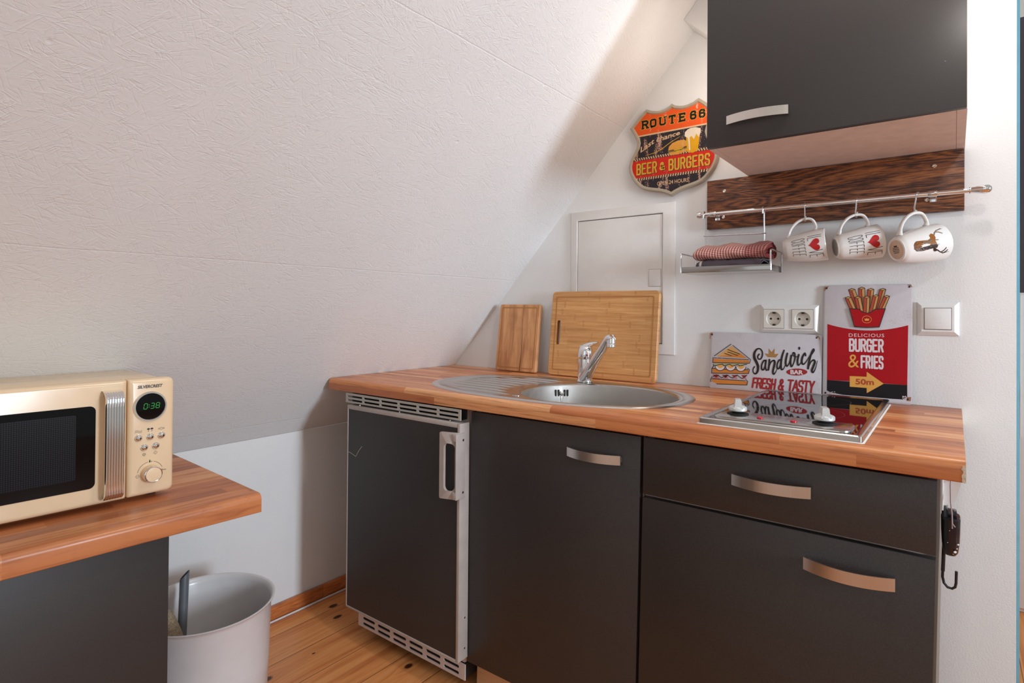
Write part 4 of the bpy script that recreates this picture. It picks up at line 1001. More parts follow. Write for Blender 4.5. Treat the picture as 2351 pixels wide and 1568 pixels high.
for cx_ in (-.4135, -.3405):
    cz_ = .2055; hw = .0258; hh = .0258; y = -.0113
    mb = MB(); n = 40
    sq = []
    for k in range(n):
        a = 2*PI*k/n; c1, s1 = cos(a), sin(a); q = 1/max(abs(c1), abs(s1)); sq.append((c1*q, s1*q))
    r_ = .0195
    mb.rings([[Vector((cx_+u*hw, y, cz_+v*hh)) for u, v in sq], [Vector((cx_+u*hw, y-.0018, cz_+v*hh)) for u, v in sq], [Vector((cx_+r_*cos(2*PI*k/n), y-.0018, cz_+r_*sin(2*PI*k/n))) for k in range(n)], [Vector((cx_+r_*cos(2*PI*k/n)*.96, y+.0095, cz_+r_*sin(2*PI*k/n)*.96)) for k in range(n)]], 0, True, (False, True), True)
    ins = obj('insert', mb, 'socket', so, ang=30)
    mb = MB(); e_ = .0011
    ar = Art(mb, lambda u, v, e: Vector((cx_+u, y-e, cz_+v)), .0003); ar.stroke([(-hw-e_/2, -hh-e_/2), (hw+e_/2, -hh-e_/2), (hw+e_/2, hh+e_/2), (-hw-e_/2, hh+e_/2), (-hw-e_/2, -hh-e_/2)], .0011, 0, 0)
    obj('gap_line', mb, 'carcassG', so, weld=False)
    mb = MB()
    for sx_ in (-1, 1): mb.lathe([(.0030, 0), (.0030, .0004), (0, .0004)], (cx_+sx_*.0095, y+.0094, cz_), (0, -1, 0), 0, 16, False)
    for sz_ in (-1, 1): mb.box(cx_-.0032, cx_+.0032, y+.001, y+.0092, cz_+sz_*.0165-.0022, cz_+sz_*.0165+.0022)
    obj('contact', mb, 'blackp', ins)
    mb = MB(); mb.lathe([(.0022, 0), (.0020, .0006), (0, .0006)], (cx_, y+.0094, cz_), (0, -1, 0), 0, 12); obj('screw', mb, 'steelh', ins)
sw_ = thing('light_switch', 'white square light switch right of the burger sign', 'switch', (-.045, 0, .17))
mb = MB(); wall_plate(mb, -.0865, -.0045, .1712, .2512); obj('frame', mb, 'white', sw_)
mb = MB(); mb.box(-.0725, -.0185, -.0120, -.0112, .1850, .2375); obj('gap_line', mb, 'carcassG', sw_)
mb = MB(); mb.box(-.0712, -.0198, -.0150, -.0122, .1863, .2362, 0, .001); obj('rocker', mb, 'white', sw_)

# ================================================================== TIN SIGNS
class TinMap:           # photograph crop -> sheet of the sign (a plane leaning against the wall)
    def __init__(s, ox, oy, sc, y_bot, y_top, h):
        s.o = (ox, oy, sc); k = (y_top-y_bot)/h; s.n = Vector((0, 1, -k)); s.d = y_bot; s.nu = s.n.normalized()
    def __call__(s, u, v, e): return at(s.o[0]+u/s.o[2], s.o[1]+v/s.o[2], s.n, s.d)-s.nu*(e+.0008)
def tin(name, label, x0, x1, h, yb, yt, zb=.0006, r=.006):
    k = (yt-yb)/h; n = Vector((0, 1, -k)).normalized()
    mb = MB(); out = rrect(x0, x1, zb, h, r, 5)
    P = lambda u, v, e: Vector((u, yb+k*v, v))-n*e
    e = .0025; inn = rrect(x0+e, x1-e, zb+e, h-e, r-e, 5)
    mb.rings([[P(u, v, -.0008) for u, v in inn], [P(u, v, -.0008) for u, v in out], [P(u, v, -.0002) for u, v in out], [P(u, v, .0007) for u, v in inn]], 0, True, (True, True), True)
    return mb
L_ = 'inks'
sg = tin('s', '', -.5875, -.2925, .1640, -.024, -.0075)
ar = Art(sg, TinMap(1620, 740, 8.396, -.024, -.0075, .164), .00025)
INK = ['p_white', 'p_ink', 'p_or1', 'p_or2', 'p_green', 'p_pink', 'p_dred', 'p_brown', 'p_pale', 'rust', 'p_gold']
K = 1
ar.poly([(500, 455), (215, 655), (795, 695)], 3); ar.poly([(215, 655), (795, 695), (690, 610), (330, 640)], 2, 1.5)
ar.poly([(150, 700), (840, 730), (840, 780), (150, 775)], 2)
ar.poly([(170, 790), (820, 800), (660, 830), (630, 810), (520, 835), (480, 805), (350, 830), (330, 805), (175, 835)], 4)
for cx_, cy_ in ((285, 845), (487, 850), (685, 860)):
    ar.poly([(cx_+90*cos(PI*k/12), cy_+85*sin(PI*k/12)) for k in range(13)], 8, 2); ar.poly([(cx_+62*cos(PI*k/12), cy_-25+62*sin(PI*k/12)) for k in range(13)], 10, 3)
    ar.stroke([(cx_+95*cos(PI*k/12), cy_+85*sin(PI*k/12)) for k in range(13)], 11, 1, 3.5)
ar.poly([(135, 890), (830, 915), (830, 985), (135, 978)], 2)
for k in range(4): ar.poly([(130+k*185, 1008+k*3), (270+k*180, 1010+k*3), (205+k*180, 1068+k*3)], 6, 1)
for k in range(4): ar.poly([(215+k*185, 1028+k*3), (280+k*170, 1085+k*3), (150+k*185, 1080+k*3)], 5, 1)
ar.poly([(120, 1095), (770, 1135), (800, 1140), (800, 1205), (220, 1188), (190, 1160), (130, 1150)], 2)
for pts in ([(170, 650), (495, 420)], [(530, 445), (870, 718), (850, 790), (140, 775), (148, 675)], [(435, 525), (660, 610)], [(432, 570), (622, 637)], [(372, 597), (500, 642)], [(170, 683), (215, 686)], [(235, 687), (310, 690)], [(330, 691), (828, 718)],
            [(155, 805), (158, 838), (335, 806), (350, 838), (475, 808), (515, 845), (630, 812), (655, 842), (800, 808)], [(155, 843), (122, 890), (120, 978), (830, 988), (850, 915), (810, 882)], [(140, 886), (190, 888)], [(365, 900), (400, 902)], [(560, 905), (600, 907)], [(750, 910), (820, 914)],
            [(140, 1055), (215, 1008), (315, 1068), (415, 1012), (515, 1076), (610, 1015), (705, 1085), (800, 1018)], [(125, 1048), (100, 1100), (102, 1145)], [(125, 1085), (760, 1125)], [(778, 1103), (815, 1138), (800, 1208), (220, 1186)]):
    ar.stroke(pts, 12, 1, 4)
ar.poly([(1145, 600), (1220, 610), (1218, 503), (1275, 575), (1333, 505), (1328, 612), (1410, 605), (1355, 678), (1195, 670)], 7)
for pts, w in (([(1035, 615), (1008, 655), (1020, 705), (1065, 705), (1095, 640), (1092, 560), (1045, 508), (985, 525), (942, 600), (945, 690), (985, 770), (1012, 850), (1005, 940), (965, 992), (925, 965), (918, 905), (945, 855)], [30, 28, 26, 28, 30, 28, 24, 34, 46, 52, 52, 50, 44, 30, 22, 20, 26]),
               ([(1165, 740), (1125, 740), (1085, 820), (1085, 900), (1120, 912), (1155, 830), (1168, 730)], 30), ([(1165, 740), (1155, 850), (1175, 925), (1215, 890)], [38, 34, 26, 12]),
               ([(1232, 722), (1228, 810), (1212, 915)], 38), ([(1215, 900), (1255, 780), (1310, 735), (1335, 760), (1322, 850), (1300, 950), (1315, 1000), (1350, 965), (1385, 890)], [20, 24, 30, 40, 40, 38, 30, 18, 10]),
               ([(1465, 735), (1425, 725), (1385, 800), (1383, 885), (1420, 885), (1455, 800)], 30), ([(1515, 540), (1475, 660), (1455, 800), (1465, 905), (1505, 895), (1535, 830)], [30, 40, 42, 34, 20, 12]),
               ([(1578, 600), (1555, 700), (1545, 790), (1570, 845), (1612, 790), (1650, 660)], [36, 40, 40, 32, 20, 28]), ([(1655, 640), (1638, 760), (1655, 852), (1695, 800), (1725, 690), (1718, 600), (1688, 590), (1690, 640), (1750, 665), (1790, 640)], [38, 40, 32, 22, 30, 34, 26, 20, 16, 12]),
               ([(1800, 625), (1775, 730), (1785, 822), (1825, 800), (1865, 715)], [36, 40, 32, 18, 12]), ([(1930, 640), (1915, 595), (1870, 670), (1855, 770), (1890, 808), (1950, 745), (2010, 640)], [34, 30, 40, 42, 30, 18, 14]),
               ([(2000, 700), (2050, 620), (2095, 545), (2082, 515), (2045, 590), (1998, 750), (1978, 890)], [12, 16, 24, 24, 36, 42, 40]), ([(1985, 880), (2030, 770), (2085, 725), (2108, 765), (2075, 860), (2050, 930), (2075, 965), (2120, 890), (2158, 740)], [16, 22, 30, 40, 42, 40, 30, 18, 10])):
    ar.smooth(pts, w, 1, 2)
ar.ellipse(1808, 500, 20, 30, 1, 2)
ar.ellipse(1760, 958, 203, 68, 6); ar.text('BAR', ((1636, 1000), (1882, 1008), (1882, 925), (1636, 912)), 8, 2, 0., .04)
bl_ = lambda x: 1262+(x-905)*.098; tp_ = lambda x: 1062+(x-905)*.058
for ch, a, b in (('F', 918, 975), ('R', 1000, 1075), ('E', 1100, 1160), ('S', 1180, 1245), ('H', 1278, 1340), ('&', 1420, 1505), ('T', 1590, 1680), ('A', 1690, 1785), ('S', 1800, 1875), ('T', 1895, 1985), ('Y', 2005, 2085)):
    dx = 22; q0 = bl_(a)-14; q1 = bl_(b)-14; z0 = tp_(a)+14; z1 = tp_(b)+14
    ar.glyph(ch, ((a-dx*.6, q0), (b-dx*.6, q1), (b+dx*.6, z1), (a+dx*.6, z0)), 36, 6, 1)
for cx_, cy_ in ((128, 236), (2143, 298)): ar.ellipse(cx_, cy_, 17, 17, 1, 2)
ar.poly([(85, 215), (100, 198), (150, 203), (105, 245), (92, 320), (80, 320)], 9); ar.poly([(2120, 255), (2180, 262), (2205, 300), (2200, 350), (2180, 300)], 9)
o = obj('tin_sign', sg, INK, weld=False); tag(o, 'white Sandwich Bar tin sign standing behind the hob', 'sign', 'tin signs behind the hob')
# ---- burger and fries
bg = tin('b', '', -.2900, -.0955, .2965, -.022, -.0050)
ar = Art(bg, TinMap(1880, 640, 5.409, -.022, -.005, .2965), .00014)
INK2 = ['p_white', 'p_ink', 'p_red', 'p_black', 'p_pale', 'p_gold', 'p_fry1', 'p_fry2', 'rust']
arc = [(107+1003*k/16, 562+(577-562)*k/16+75*(1-(2*k/16-1)**2)*.96) for k in range(17)]
ar.poly(arc+[(1098, 1320), (385, 1272), (102, 1256)], 2); ar.poly([(102, 1256), (600, 1290), (1098, 1320), (1098, 1480), (1060, 1500), (900, 1490), (300, 1440), (140, 1408), (100, 1385)], 3)
def fry(bx, by, tx, ty, w):
    hw = w/2; s_ = .5
    ar.poly([(tx-hw, ty+14), (tx+hw*.05, ty+24), (bx+hw*.05, by), (bx-hw, by)], 6, 2); ar.poly([(tx+hw*.05, ty+24), (tx+hw, ty+8), (bx+hw, by), (bx+hw*.05, by)], 7, 2); ar.poly([(tx-hw, ty+14), (tx+hw*.05, ty+24), (tx+hw, ty+8), (tx, ty-4)], 7, 2.5)
    ar.stroke([(bx-hw, by), (tx-hw, ty+14), (tx, ty-4), (tx+hw, ty+8), (bx+hw, by)], 7, 1, 3); ar.stroke([(tx-hw, ty+14), (tx+hw*.05, ty+24), (tx+hw, ty+8)], 5, 1, 3); ar.stroke([(tx+hw*.05, ty+24), (bx+hw*.05, by)], 6, 1, 3)
A0 = ar.e
for i, q in enumerate(((500, 400, 410, 124, 80), (545, 410, 532, 108, 78), (620, 400, 646, 124, 78), (720, 400, 795, 124, 78), (435, 400, 365, 226, 76), (520, 410, 484, 222, 74), (590, 425, 598, 218, 74), (660, 420, 710, 202, 74), (770, 400, 845, 210, 76))):
    ar.e = A0; off = i*3
    sv = ar.fn; ar.fn = (lambda f, o_: (lambda u, v, e: f(u, v, e+o_*.0001)))(sv, off); fry(*q); ar.fn = sv
sv = ar.fn; ar.fn = (lambda f: (lambda u, v, e: f(u, v, e+.0032)))(sv)
bx_ = [(383, 372), (505, 378), (525, 400), (560, 420), (605, 428), (650, 418), (680, 395), (700, 380), (828, 372), (752, 600), (600, 605), (446, 595)]
ar.poly(bx_, 2, 1); ar.stroke(bx_+[bx_[0]], 10, 1, 2)
ar.stroke([(598+57*cos(PI*k/16), 506+44*sin(PI*k/16)) for k in range(33)], 5, 5, 2); ar.poly([(568, 492), (586, 502), (598, 488), (610, 502), (630, 492), (622, 522), (576, 522)], 5, 2)
ar.fn = sv
ar.text('DELICIOUS', ((372, 720), (812, 726), (812, 684), (372, 678)), 4, 2, 0., 0., 1.15)
ar.word('BURGER', ((386, 893), (794, 905), (794, 762), (386, 752)), 25, 4, 2, .55, None, True); ar.word('FRIES', ((531, 1100), (792, 1114), (792, 970), (531, 960)), 25, 4, 2, .55, None, True)
ar.text('&', ((365, 1102), (500, 1102), (500, 940), (365, 940)), 5, 2)
ar.poly([(384, 1207), (594, 1217), (596, 1155), (806, 1303), (596, 1420), (594, 1356), (384, 1340)], 5, 2); ar.text('50m', ((455, 1312), (685, 1322), (685, 1248), (455, 1240)), 6, 3, 0., .03)
for cx_, cy_ in ((98, 118), (1125, 100), (82, 1415), (1104, 1496)): ar.ellipse(cx_, cy_, 12, 12, 1, 3)
ar.poly([(62, 125), (80, 98), (130, 92), (90, 130), (72, 160)], 8); ar.poly([(1095, 75), (1145, 72), (1165, 110), (1140, 95)], 8); ar.poly([(1095, 1470), (1148, 1470), (1140, 1520), (1090, 1518)], 8)
rz = random.Random(5)
for k in range(26): ar.ellipse(1040+rz.random()*50, 1455+rz.random()*42, 3+rz.random()*4, 3+rz.random()*4, 4, 2)
for k in range(12): ar.ellipse(150+rz.random()*55, 1398+rz.random()*35, 2+rz.random()*4, 2+rz.random()*4, 4, 2)
o = obj('tin_sign', bg, INK2, weld=False); tag(o, 'red Burger and Fries tin sign leaning by the light switch', 'sign', 'tin signs behind the hob')

# ---- shield
shd = thing('shield_sign', 'orange and black shield-shaped beer and burgers sign under the roof slope', 'sign', (-.711, 0, .58))
xc = -.7105
half = [(-.7107, .8668), (-.7225, .8585), (-.7336, .8552), (-.746, .8532), (-.7583, .8537), (-.777, .858), (-.7947, .8664), (-.8174, .8483), (-.8506, .8143), (-.8415, .800), (-.8343, .7871), (-.827, .774), (-.824, .7612), (-.827, .748), (-.834, .736), (-.843, .722), (-.8499, .7088), (-.8536, .6904), (-.8525, .676), (-.8481, .6627), (-.8405, .648), (-.8304, .6348), (-.8200, .6228), (-.8073, .6133), (-.791, .607), (-.7734, .6026), (-.7560, .599), (-.7402, .5948), (-.7240, .5885), (-.7085, .5808)]
half = [(x-xc, z) for x, z in half]; half[0] = (0, half[0][1]); half[-1] = (0, half[-1][1])
outl = [(xc+x, z) for x, z in half]+[(xc-x, z) for x, z in reversed(half[1:-1])]
def inset(poly, d):
    n = len(poly); o = []
    ar_ = sum(poly[i][0]*poly[(i+1) % n][1]-poly[(i+1) % n][0]*poly[i][1] for i in range(n)); sg_ = 1 if ar_ > 0 else -1
    for i in range(n):
        a, b, c = poly[i-1], poly[i], poly[(i+1) % n]
        e1 = Vector((b[0]-a[0], b[1]-a[1])).normalized(); e2 = Vector((c[0]-b[0], c[1]-b[1])).normalized()
        n1 = Vector((-e1.y, e1.x))*sg_; n2 = Vector((-e2.y, e2.x))*sg_; bs = (n1+n2); bs = bs/max(.25, bs.length_squared)*2 if bs.length > 1e-6 else n1
        o.append((b[0]+bs.x*d, b[1]+bs.y*d))
    return o
i1, i2, i3 = inset(outl, .003), inset(outl, .008), inset(outl, .011)
Y = lambda P, y: [Vector((u, y, v)) for u, v in P]
mb = MB(); mb.rings([Y(outl, -.0008), Y(outl, -.014), Y(i1, -.0185), Y(i2, -.0185), Y(i3, -.0145)], 0, True, (True, False), True); obj('rim', mb, 's_rim', shd, ang=50)
mb = MB()
fe = lambda u, v, e: Vector((u, -.0145-e, v))
ar = Art(mb, fe, .00012)
# clip a band of the inner field between two heights
def band(z0, z1):
    def clip(P, keep, zc):
        o = []
        for (a, b), (c, d) in zip(P, P[1:]+P[:1]):
            ia, ic = keep(b), keep(d)
            if ia: o.append((a, b))
            if ia != ic: t_ = (zc-b)/(d-b); o.append((a+(c-a)*t_, zc))
        return o
    P = clip(i3, lambda z: z >= z0, z0); return clip(P, lambda z: z <= z1, z1)
SM = ['s_or', 's_navy', 's_red', 's_cream', 's_gold', 's_blk', 's_bun', 's_beer', 's_foam', 's_meat', 's_leaf', 'p_ink']
ar.poly(band(.7862, .9), 0, 0); ar.poly(band(.7815, .7862), 3, 0); ar.poly(band(.7050, .7815), 1, 0); ar.poly(band(.6495, .7050), 2, 0); ar.poly(band(.5, .6495), 1, 0)
for zz, c0 in ((.7062, 0), (.7100, 1), (.6415, 0), (.6455, 1)):
    def ext(z):
        xs = []
        for (a, b), (c, d) in zip(i3, i3[1:]+i3[:1]):
            if (b <= z) != (d <= z): xs.append(a+(c-a)*(z-b)/(d-b))
        return min(xs), max(xs)
    a, b = ext(zz+.002); n = int((b-a)/.004)
    for k in range(n):
        x = a+k*.004
        ar.poly([(x, zz), (x+.004, zz), (x+.004, zz+.004), (x, zz+.004)], 3 if (k+c0) % 2 else 11, 1)
# lettering
def slab(ch, x0, x1, z0, z1, w, m, l):
    ar.glyph(ch, ((x0, z0), (x1, z0), (x1, z1), (x0, z1)), w, m, l)
    if ch in 'RUTE':
        for x in {'R': (x0, x1), 'U': (), 'T': ((x0+x1)/2,), 'E': (x0,)}[ch]: ar.stroke([(x-w*.9, z0-w*.25), (x+w*.9, z0-w*.25)], w*.6, m, l, False)
        for x in {'R': (x0,), 'U': (x0, x1), 'T': (), 'E': (x0,)}[ch]: ar.stroke([(x-w*.9, z1+w*.25), (x+w*.9, z1+w*.25)], w*.6, m, l, False)
        if ch == 'T':
            for x in (x0, x1): ar.stroke([(x, z1+w*.4), (x, z1-w*1.1)], w*.6, m, l, False)
        if ch == 'E':
            for z in (z0, z1): ar.stroke([(x1, z-(.2 if z == z0 else 1)*w), (x1, z+(1 if z == z0 else .2)*w)], w*.6, m, l, False)
for w, m, l, dx in ((.0085, 4, 1, .0), (.0062, 5, 2, 0)):
    for ch, a, b in (('R', -.8065, -.7900), ('O', -.7795, -.7630), ('U', -.7480, -.7315), ('T', -.7180, -.7000), ('E', -.6840, -.6690), ('6', -.6500, -.6355), ('6', -.6230, -.6085)): slab(ch, a, b, .8075, .8285, w, m, l)
for w, m, l, d in ((.0062, 11, 1, .0012), (.0052, 4, 2, 0)):
    for word, a, b in (('BEER', -.825, -.7600), ('&', -.7470, -.7340), ('BURGERS', -.7175, -.5935)):
        ar.word(word, ((a+d, .6615-d), (b+d, .6615-d), (b+d, .6935-d), (a+d, .6935-d)) if word != '&' else ((a+d, .6670-d), (b+d, .6670-d), (b+d, .6875-d), (a+d, .6875-d)), w, m, l, .62)
ar.rtext('OPEN 24 HOURS', -.757, -.656, .6180, .6300, 3, 1, bold=.01)
ar.text('Last', ((-.8135, .7300), (-.767, .7535), (-.768, .7700), (-.8145, .7470)), 3, 2, .1, .02); ar.text('chance', ((-.760, .7545), (-.684, .7660), (-.684, .7790), (-.760, .7720)), 3, 2, .1, .02)
ar.smooth([(-.797, .7190), (-.770, .7225), (-.745, .7300), (-.715, .7465), (-.684, .7600)], [.0008, .0018, .0022, .0018, .0008], 4, 1)
ar.poly([(-.7215, .7215), (-.7185, .7350), (-.7080, .7440), (-.6900, .7490), (-.6700, .7480), (-.6590, .7400), (-.6570, .7280), (-.690, .7235)], 6, 2)
ar.poly([(-.7215, .7225), (-.690, .7245), (-.6570, .7285), (-.6570, .7220), (-.690, .7165), (-.720, .7165)], 9, 2.5); ar.stroke([(-.721, .7195), (-.700, .7180), (-.680, .7200), (-.658, .7235)], .003, 10, 3)
ar.poly([(-.705, .7230), (-.672, .7260), (-.690, .7120)], 7, 3.5); ar.poly([(-.7205, .7165), (-.690, .7160), (-.6580, .7215), (-.6600, .7130), (-.690, .7060), (-.715, .7075)], 6, 2)
ar.poly([(-.6650, .7600), (-.6610, .7090), (-.6450, .7040), (-.6280, .7080), (-.6210, .7620)], 7, 4); ar.poly([(-.6590, .7560), (-.6550, .7130), (-.6510, .7130), (-.6535, .7560)], 8, 5)
ar.poly([(-.6690, .7580), (-.6680, .7700), (-.6600, .7770), (-.6500, .7800), (-.6350, .7800), (-.6200, .7740), (-.6190, .7640), (-.6250, .7480), (-.6330, .7600), (-.6400, .7440), (-.6480, .7560), (-.6560, .7500)], 8, 5.5)
obj('printed_face', mb, SM, shd, weld=False)

# ================================================================== HANGING HOLDER ON THE CABINET SIDE
hx = -.0312
st = thing('adhesive_hook', 'white adhesive hook on the drawer cabinet side under the worktop end', 'hook', (-.025, -.50, -.12))
mb = MB(); mb.box(hx, hx+.003, -.525, -.485, -.105, -.046, 0, .001); obj('back_plate', mb, 'white', st)
mb = MB(); mb.prism([(0, -.052), (.023, -.050), (.0235, -.058), (.016, -.088), (.003, -.098), (0, -.098)], lambda u, v, d: Vector((hx+.003+u, -.515+d, v)), .020); obj('peg', mb, 'white', st)
ho = thing('black_holder', 'black shiny plastic holder with a curved wire hook beside the drawer cabinet', 'holder', (-.02, -.505, -.24))
mb = MB()
R = []
for t_, w_, d_ in ((-.1825, .004, .006), (-.180, .009, .012), (-.174, .0125, .018), (-.160, .0145, .022), (-.140, .0155, .024), (-.118, .0158, .024), (-.116, .0145, .022)):
    R.append([Vector((-.0185+math.copysign(abs(cos(g))**.6, cos(g))*w_*.85, -.505+math.copysign(abs(sin(g))**.7, sin(g))*d_, t_)) for g in [2*PI*k/28 for k in range(28)]])
mb.rings(R, 0, True, (True, True)); mb.box(-.0308, -.0225, -.522, -.488, -.150, -.1015, 0, .003); mb.box(-.027, -.010, -.516, -.494, -.118, -.106, 0, .003)
hb_ = obj('pouch', mb, 'blackp', ho)
mb = MB(); mb.tube([(-.0275, -.505, -.165), (-.0285, -.505, -.200), (-.0290, -.505, -.212)], .0028, 0, 10)
mb.tube([(-.0290, -.505, -.208), (-.0295, -.505, -.222), (-.0275, -.505, -.232), (-.0225, -.505, -.238), (-.0165, -.505, -.2385), (-.0125, -.505, -.235), (-.0112, -.505, -.228), (-.0108, -.505, -.208)], .0021, 0, 10); obj('wire_hook', mb, 'blackp', ho)
mb = MB(); mb.tube([(-.0165, -.53, -.122), (-.0168, -.531, -.108), (-.0185, -.528, -.088), (-.0190, -.522, -.062), (-.0185, -.515, -.055)], .0011, 0, 6); mb.tube([(-.0165, -.53, -.122), (-.0125, -.5315, -.127)], .0010, 0, 6); mb.tube([(-.0165, -.53, -.120), (-.0165, -.5315, -.130)], .0010, 0, 6); obj('cord', mb, 'cord', ho)
mb = MB()
for y_, x_, z_, r_ in ((-.526, -.0085, -.156, .0016), (-.5265, -.0100, -.163, .0011), (-.525, -.0125, -.1695, .0022), (-.521, -.0150, -.1745, .0010), (-.5285, -.0225, -.155, .0006), (-.528, -.020, -.135, .0006)):
    mb.lathe([(0, -.0004), (r_, 0), (0, .0004)], (x_, y_-.001, z_), (.35, -1, -.2), 0, 12)
obj('white_dots', mb, 'white', ho)

# ================================================================== LEFT COUNTER, CABINET, MICROWAVE
LC = Vector((-1.1482, -1.0942, 0)); LA = -.0582
FRL = Matrix.Translation(LC) @ Matrix.Rotation(LA, 4, 'Z')
ZL = -.1575
def lthing(name, label, cat, x, y, z): p = FRL @ Vector((x, y, z)); return thing(name, label, cat, p, (0, 0, LA))
lc = lthing('side_counter', 'short wood-block counter carrying the microwave, in the left foreground', 'worktop', -.3, -.6, ZL-.038)
mb = MB(); r = .012; th = .038; R = []
for ly, xb in ((0., -.606), (-1.25, -.533)):
    pts = [(xb, ZL)]+[(-r+r*sin(PI/2*k/8), ZL-r+r*cos(PI/2*k/8)) for k in range(9)]+[(-.002+.002*cos(PI/2*k/3), ZL-th+.002-.002*sin(PI/2*k/3)) for k in range(4)]+[(xb-.028, ZL-th)]
    R.append([Vector((x, ly, z)) for x, z in pts])
mb.rings(R, 0, True, (True, True), True); obj('slab', mb, 'topL', lc, FRL)
lcab = lthing('side_cabinet', 'dark cabinet under the microwave counter, left foreground', 'cabinet', -.25, -.6, FL)
mb = MB(); mb.box(-.50, -.048, -1.25, -.163, -.70, ZL-.0395); obj('carcass', mb, 'front', lcab, FRL)
mb = MB(); mb.box(-.0475, -.030, -1.25, -.1625, -.71, ZL-.041, 0, .0008); obj('door', mb, 'front', lcab, FRL)
mb = MB(); mb.box(-.10, -.085, -1.25, -.165, FL+.001, -.701); obj('plinth', mb, 'front', lcab, FRL)
mw = lthing('microwave', 'cream retro microwave with a ribbed chrome handle on the left counter', 'microwave', -.26, -.35, ZL)
y0, y1, mz0, mz1, xf = -.600, -.1215, -.1475, .0825, -.130
def prism_yz(mb, poly, xa, xb, m=0): mb.prism(poly, lambda u, v, d: Vector((xa+d, u, v)), xb-xa, m, True)
mb = MB()
R = []
for x, ins in ((-.395, .002), (-.392, 0.), (-.160, 0.), (-.157, .0015)):
    R.append([Vector((x, u, v)) for u, v in rrect(y0+.004+ins, y1-.004-ins, mz0+.001+ins, mz1-.004-ins, .010, 5)])
mb.rings(R, 0, True, (True, True)); obj('case', mb, 'mwcream', mw, FRL)
ys = -.2040
def slab_front(ya, yb, xa=-.1565, xb=xf, rl=.003, rr=.010):
    mb = MB(); R = []
    def o(ins):
        P = []
        for cy, cz, a0, r_ in ((yb, mz1, 0, rr), (ya, mz1, PI/2, rl), (ya, mz0, PI, rl), (yb, mz0, 3*PI/2, rr)):
            sy_ = -1 if cy == yb else 1; sz_ = -1 if cz == mz1 else 1
            for k in range(6): a = a0+PI/2*k/5; P.append((cy+sy_*(r_+ins)+r_*cos(a), cz+sz_*(r_+ins)+r_*sin(a)))
        return P
    for x, ins in ((xa, 0), (xb-.008, 0), (xb-.0035, .0012), (xb-.001, .004), (xb, .0075)): R.append([Vector((x, u, v)) for u, v in o(ins)])
    mb.rings(R, 0, True, (True, True)); return mb
dm = obj('door', slab_front(y0, ys-.0008, rl=.010, rr=.003), 'mwcream', mw, FRL, ang=50)
mb = MB(); mb.prism(rrect(-.46, -.2562, -.1143, .0392, .010, 5), lambda u, v, d: Vector((xf-.0004+d, u, v)), .0012); mb.v = mb.v; wn = obj('window', mb, 'mwblack', dm, FRL)
mb = MB(); mb.prism(rrect(-.43, -.2865, -.094, .0255, .003, 3), lambda u, v, d: Vector((xf+.0009+d, u, v)), .0002); obj('mesh_screen', mb, 'mwmesh', wn, FRL)
# ribbed handle
mb = MB(); ha, hb2 = -.2470, -.2170; hz0, hz1 = -.1390, .0660; nr = 7; sx_ = .0
cs = []
for k in range(nr*6+1):
    t_ = k/(nr*6); cs.append((ha+(hb2-ha)*t_, .0022*abs(sin(PI*nr*t_))))
R = []
for t_ in [0, .002, .006, .012, .02, .03, .042, .056, .07]+[.07+.86*k/10 for k in range(1, 10)]+[.93, .944, .958, .97, .98, .988, .994, .998, 1]:
    z = hz0+(hz1-hz0)*t_; e_ = min(t_, 1-t_)/.07; off = .030*math.sqrt(max(0, 1-(1-min(1, e_))**2))
    R.append([Vector((xf+off+b, a, z)) for a, b in cs]+[Vector((xf+max(off-.007, .0), hb2, z)), Vector((xf+max(off-.007, .0), ha, z))])
mb.rings(R, 0, True, (True, True), True)
mb.box(xf-.0003, xf+.020, ha+.002, hb2-.002, hz0+.003, hz0+.012, 0, .002); mb.box(xf-.0003, xf+.020, ha+.002, hb2-.002, hz1-.012, hz1-.003, 0, .002)
obj('handle', mb, 'chrome', dm, FRL, ang=60)
cpn = slab_front(ys+.0008, y1)
pr = Art(cpn, lambda u, v, e: Vector((xf+.0002+e, u, v)), .0001)
pr.text('SILVERCREST', ((-.1880, .0640), (-.1435, .0640), (-.1435, .0703), (-.1880, .0703)), 1, 1, .25, .035)
by_, bz_ = -.165, -.0325
for cy, kind in ((-.1855, 'w'), (-.165, 'm'), (-.145, 'o')):
    if kind == 'w':
        for k in range(3): pr.smooth([(cy-.006, -.0222+k*.0018), (cy-.003, -.0210+k*.0018), (cy, -.0222+k*.0018), (cy+.003, -.0230+k*.0018), (cy+.006, -.0215+k*.0018)], .0004, 1)
    if kind == 'm':
        for dy in (-.003, .003): pr.ellipse(cy+dy, -.0175, .0026, .0018, 1, 1, 14); pr.ellipse(cy+dy, -.0215, .0009, .0009, 1, 1, 10)
    if kind == 'o':
        pr.stroke([(cy+.0027*cos(PI*k/8), -.0195+.0024*sin(PI*k/8)) for k in range(17)], .0004, 1)
        for s_ in (-1, 1): pr.stroke([(cy+s_*.0045+.0012*cos(PI*k/6), -.0195+.0012*sin(PI*k/6)) for k in range(13)], .0004, 1)
        pr.stroke([(cy, -.0180), (cy, -.0195), (cy-.001, -.0200)], .0003, 1)
pr.stroke([(-.1753+.0027*cos(PI*k/10), -.0668+.0027*sin(PI*k/10)) for k in range(21)], .0004, 1); pr.stroke([(-.1775, -.0657), (-.1731, -.0657), (-.1753, -.0690), (-.1775, -.0657)], .0004, 1)
pr.stroke([(-.155, -.0628), (-.1515, -.0663), (-.155, -.0698), (-.1585, -.0663), (-.155, -.0628)], .0004, 1); pr.stroke([(-.155, -.0650), (-.155, -.0676)], .0004, 1)
ky, kz = -.1640, -.1050
for a0, a1 in ((20, 78), (102, 170)): pr.stroke([(ky+.0225*cos(math.radians(a)), kz+.0225*sin(math.radians(a))) for a in range(a0, a1+1, 4)], .0006, 1)
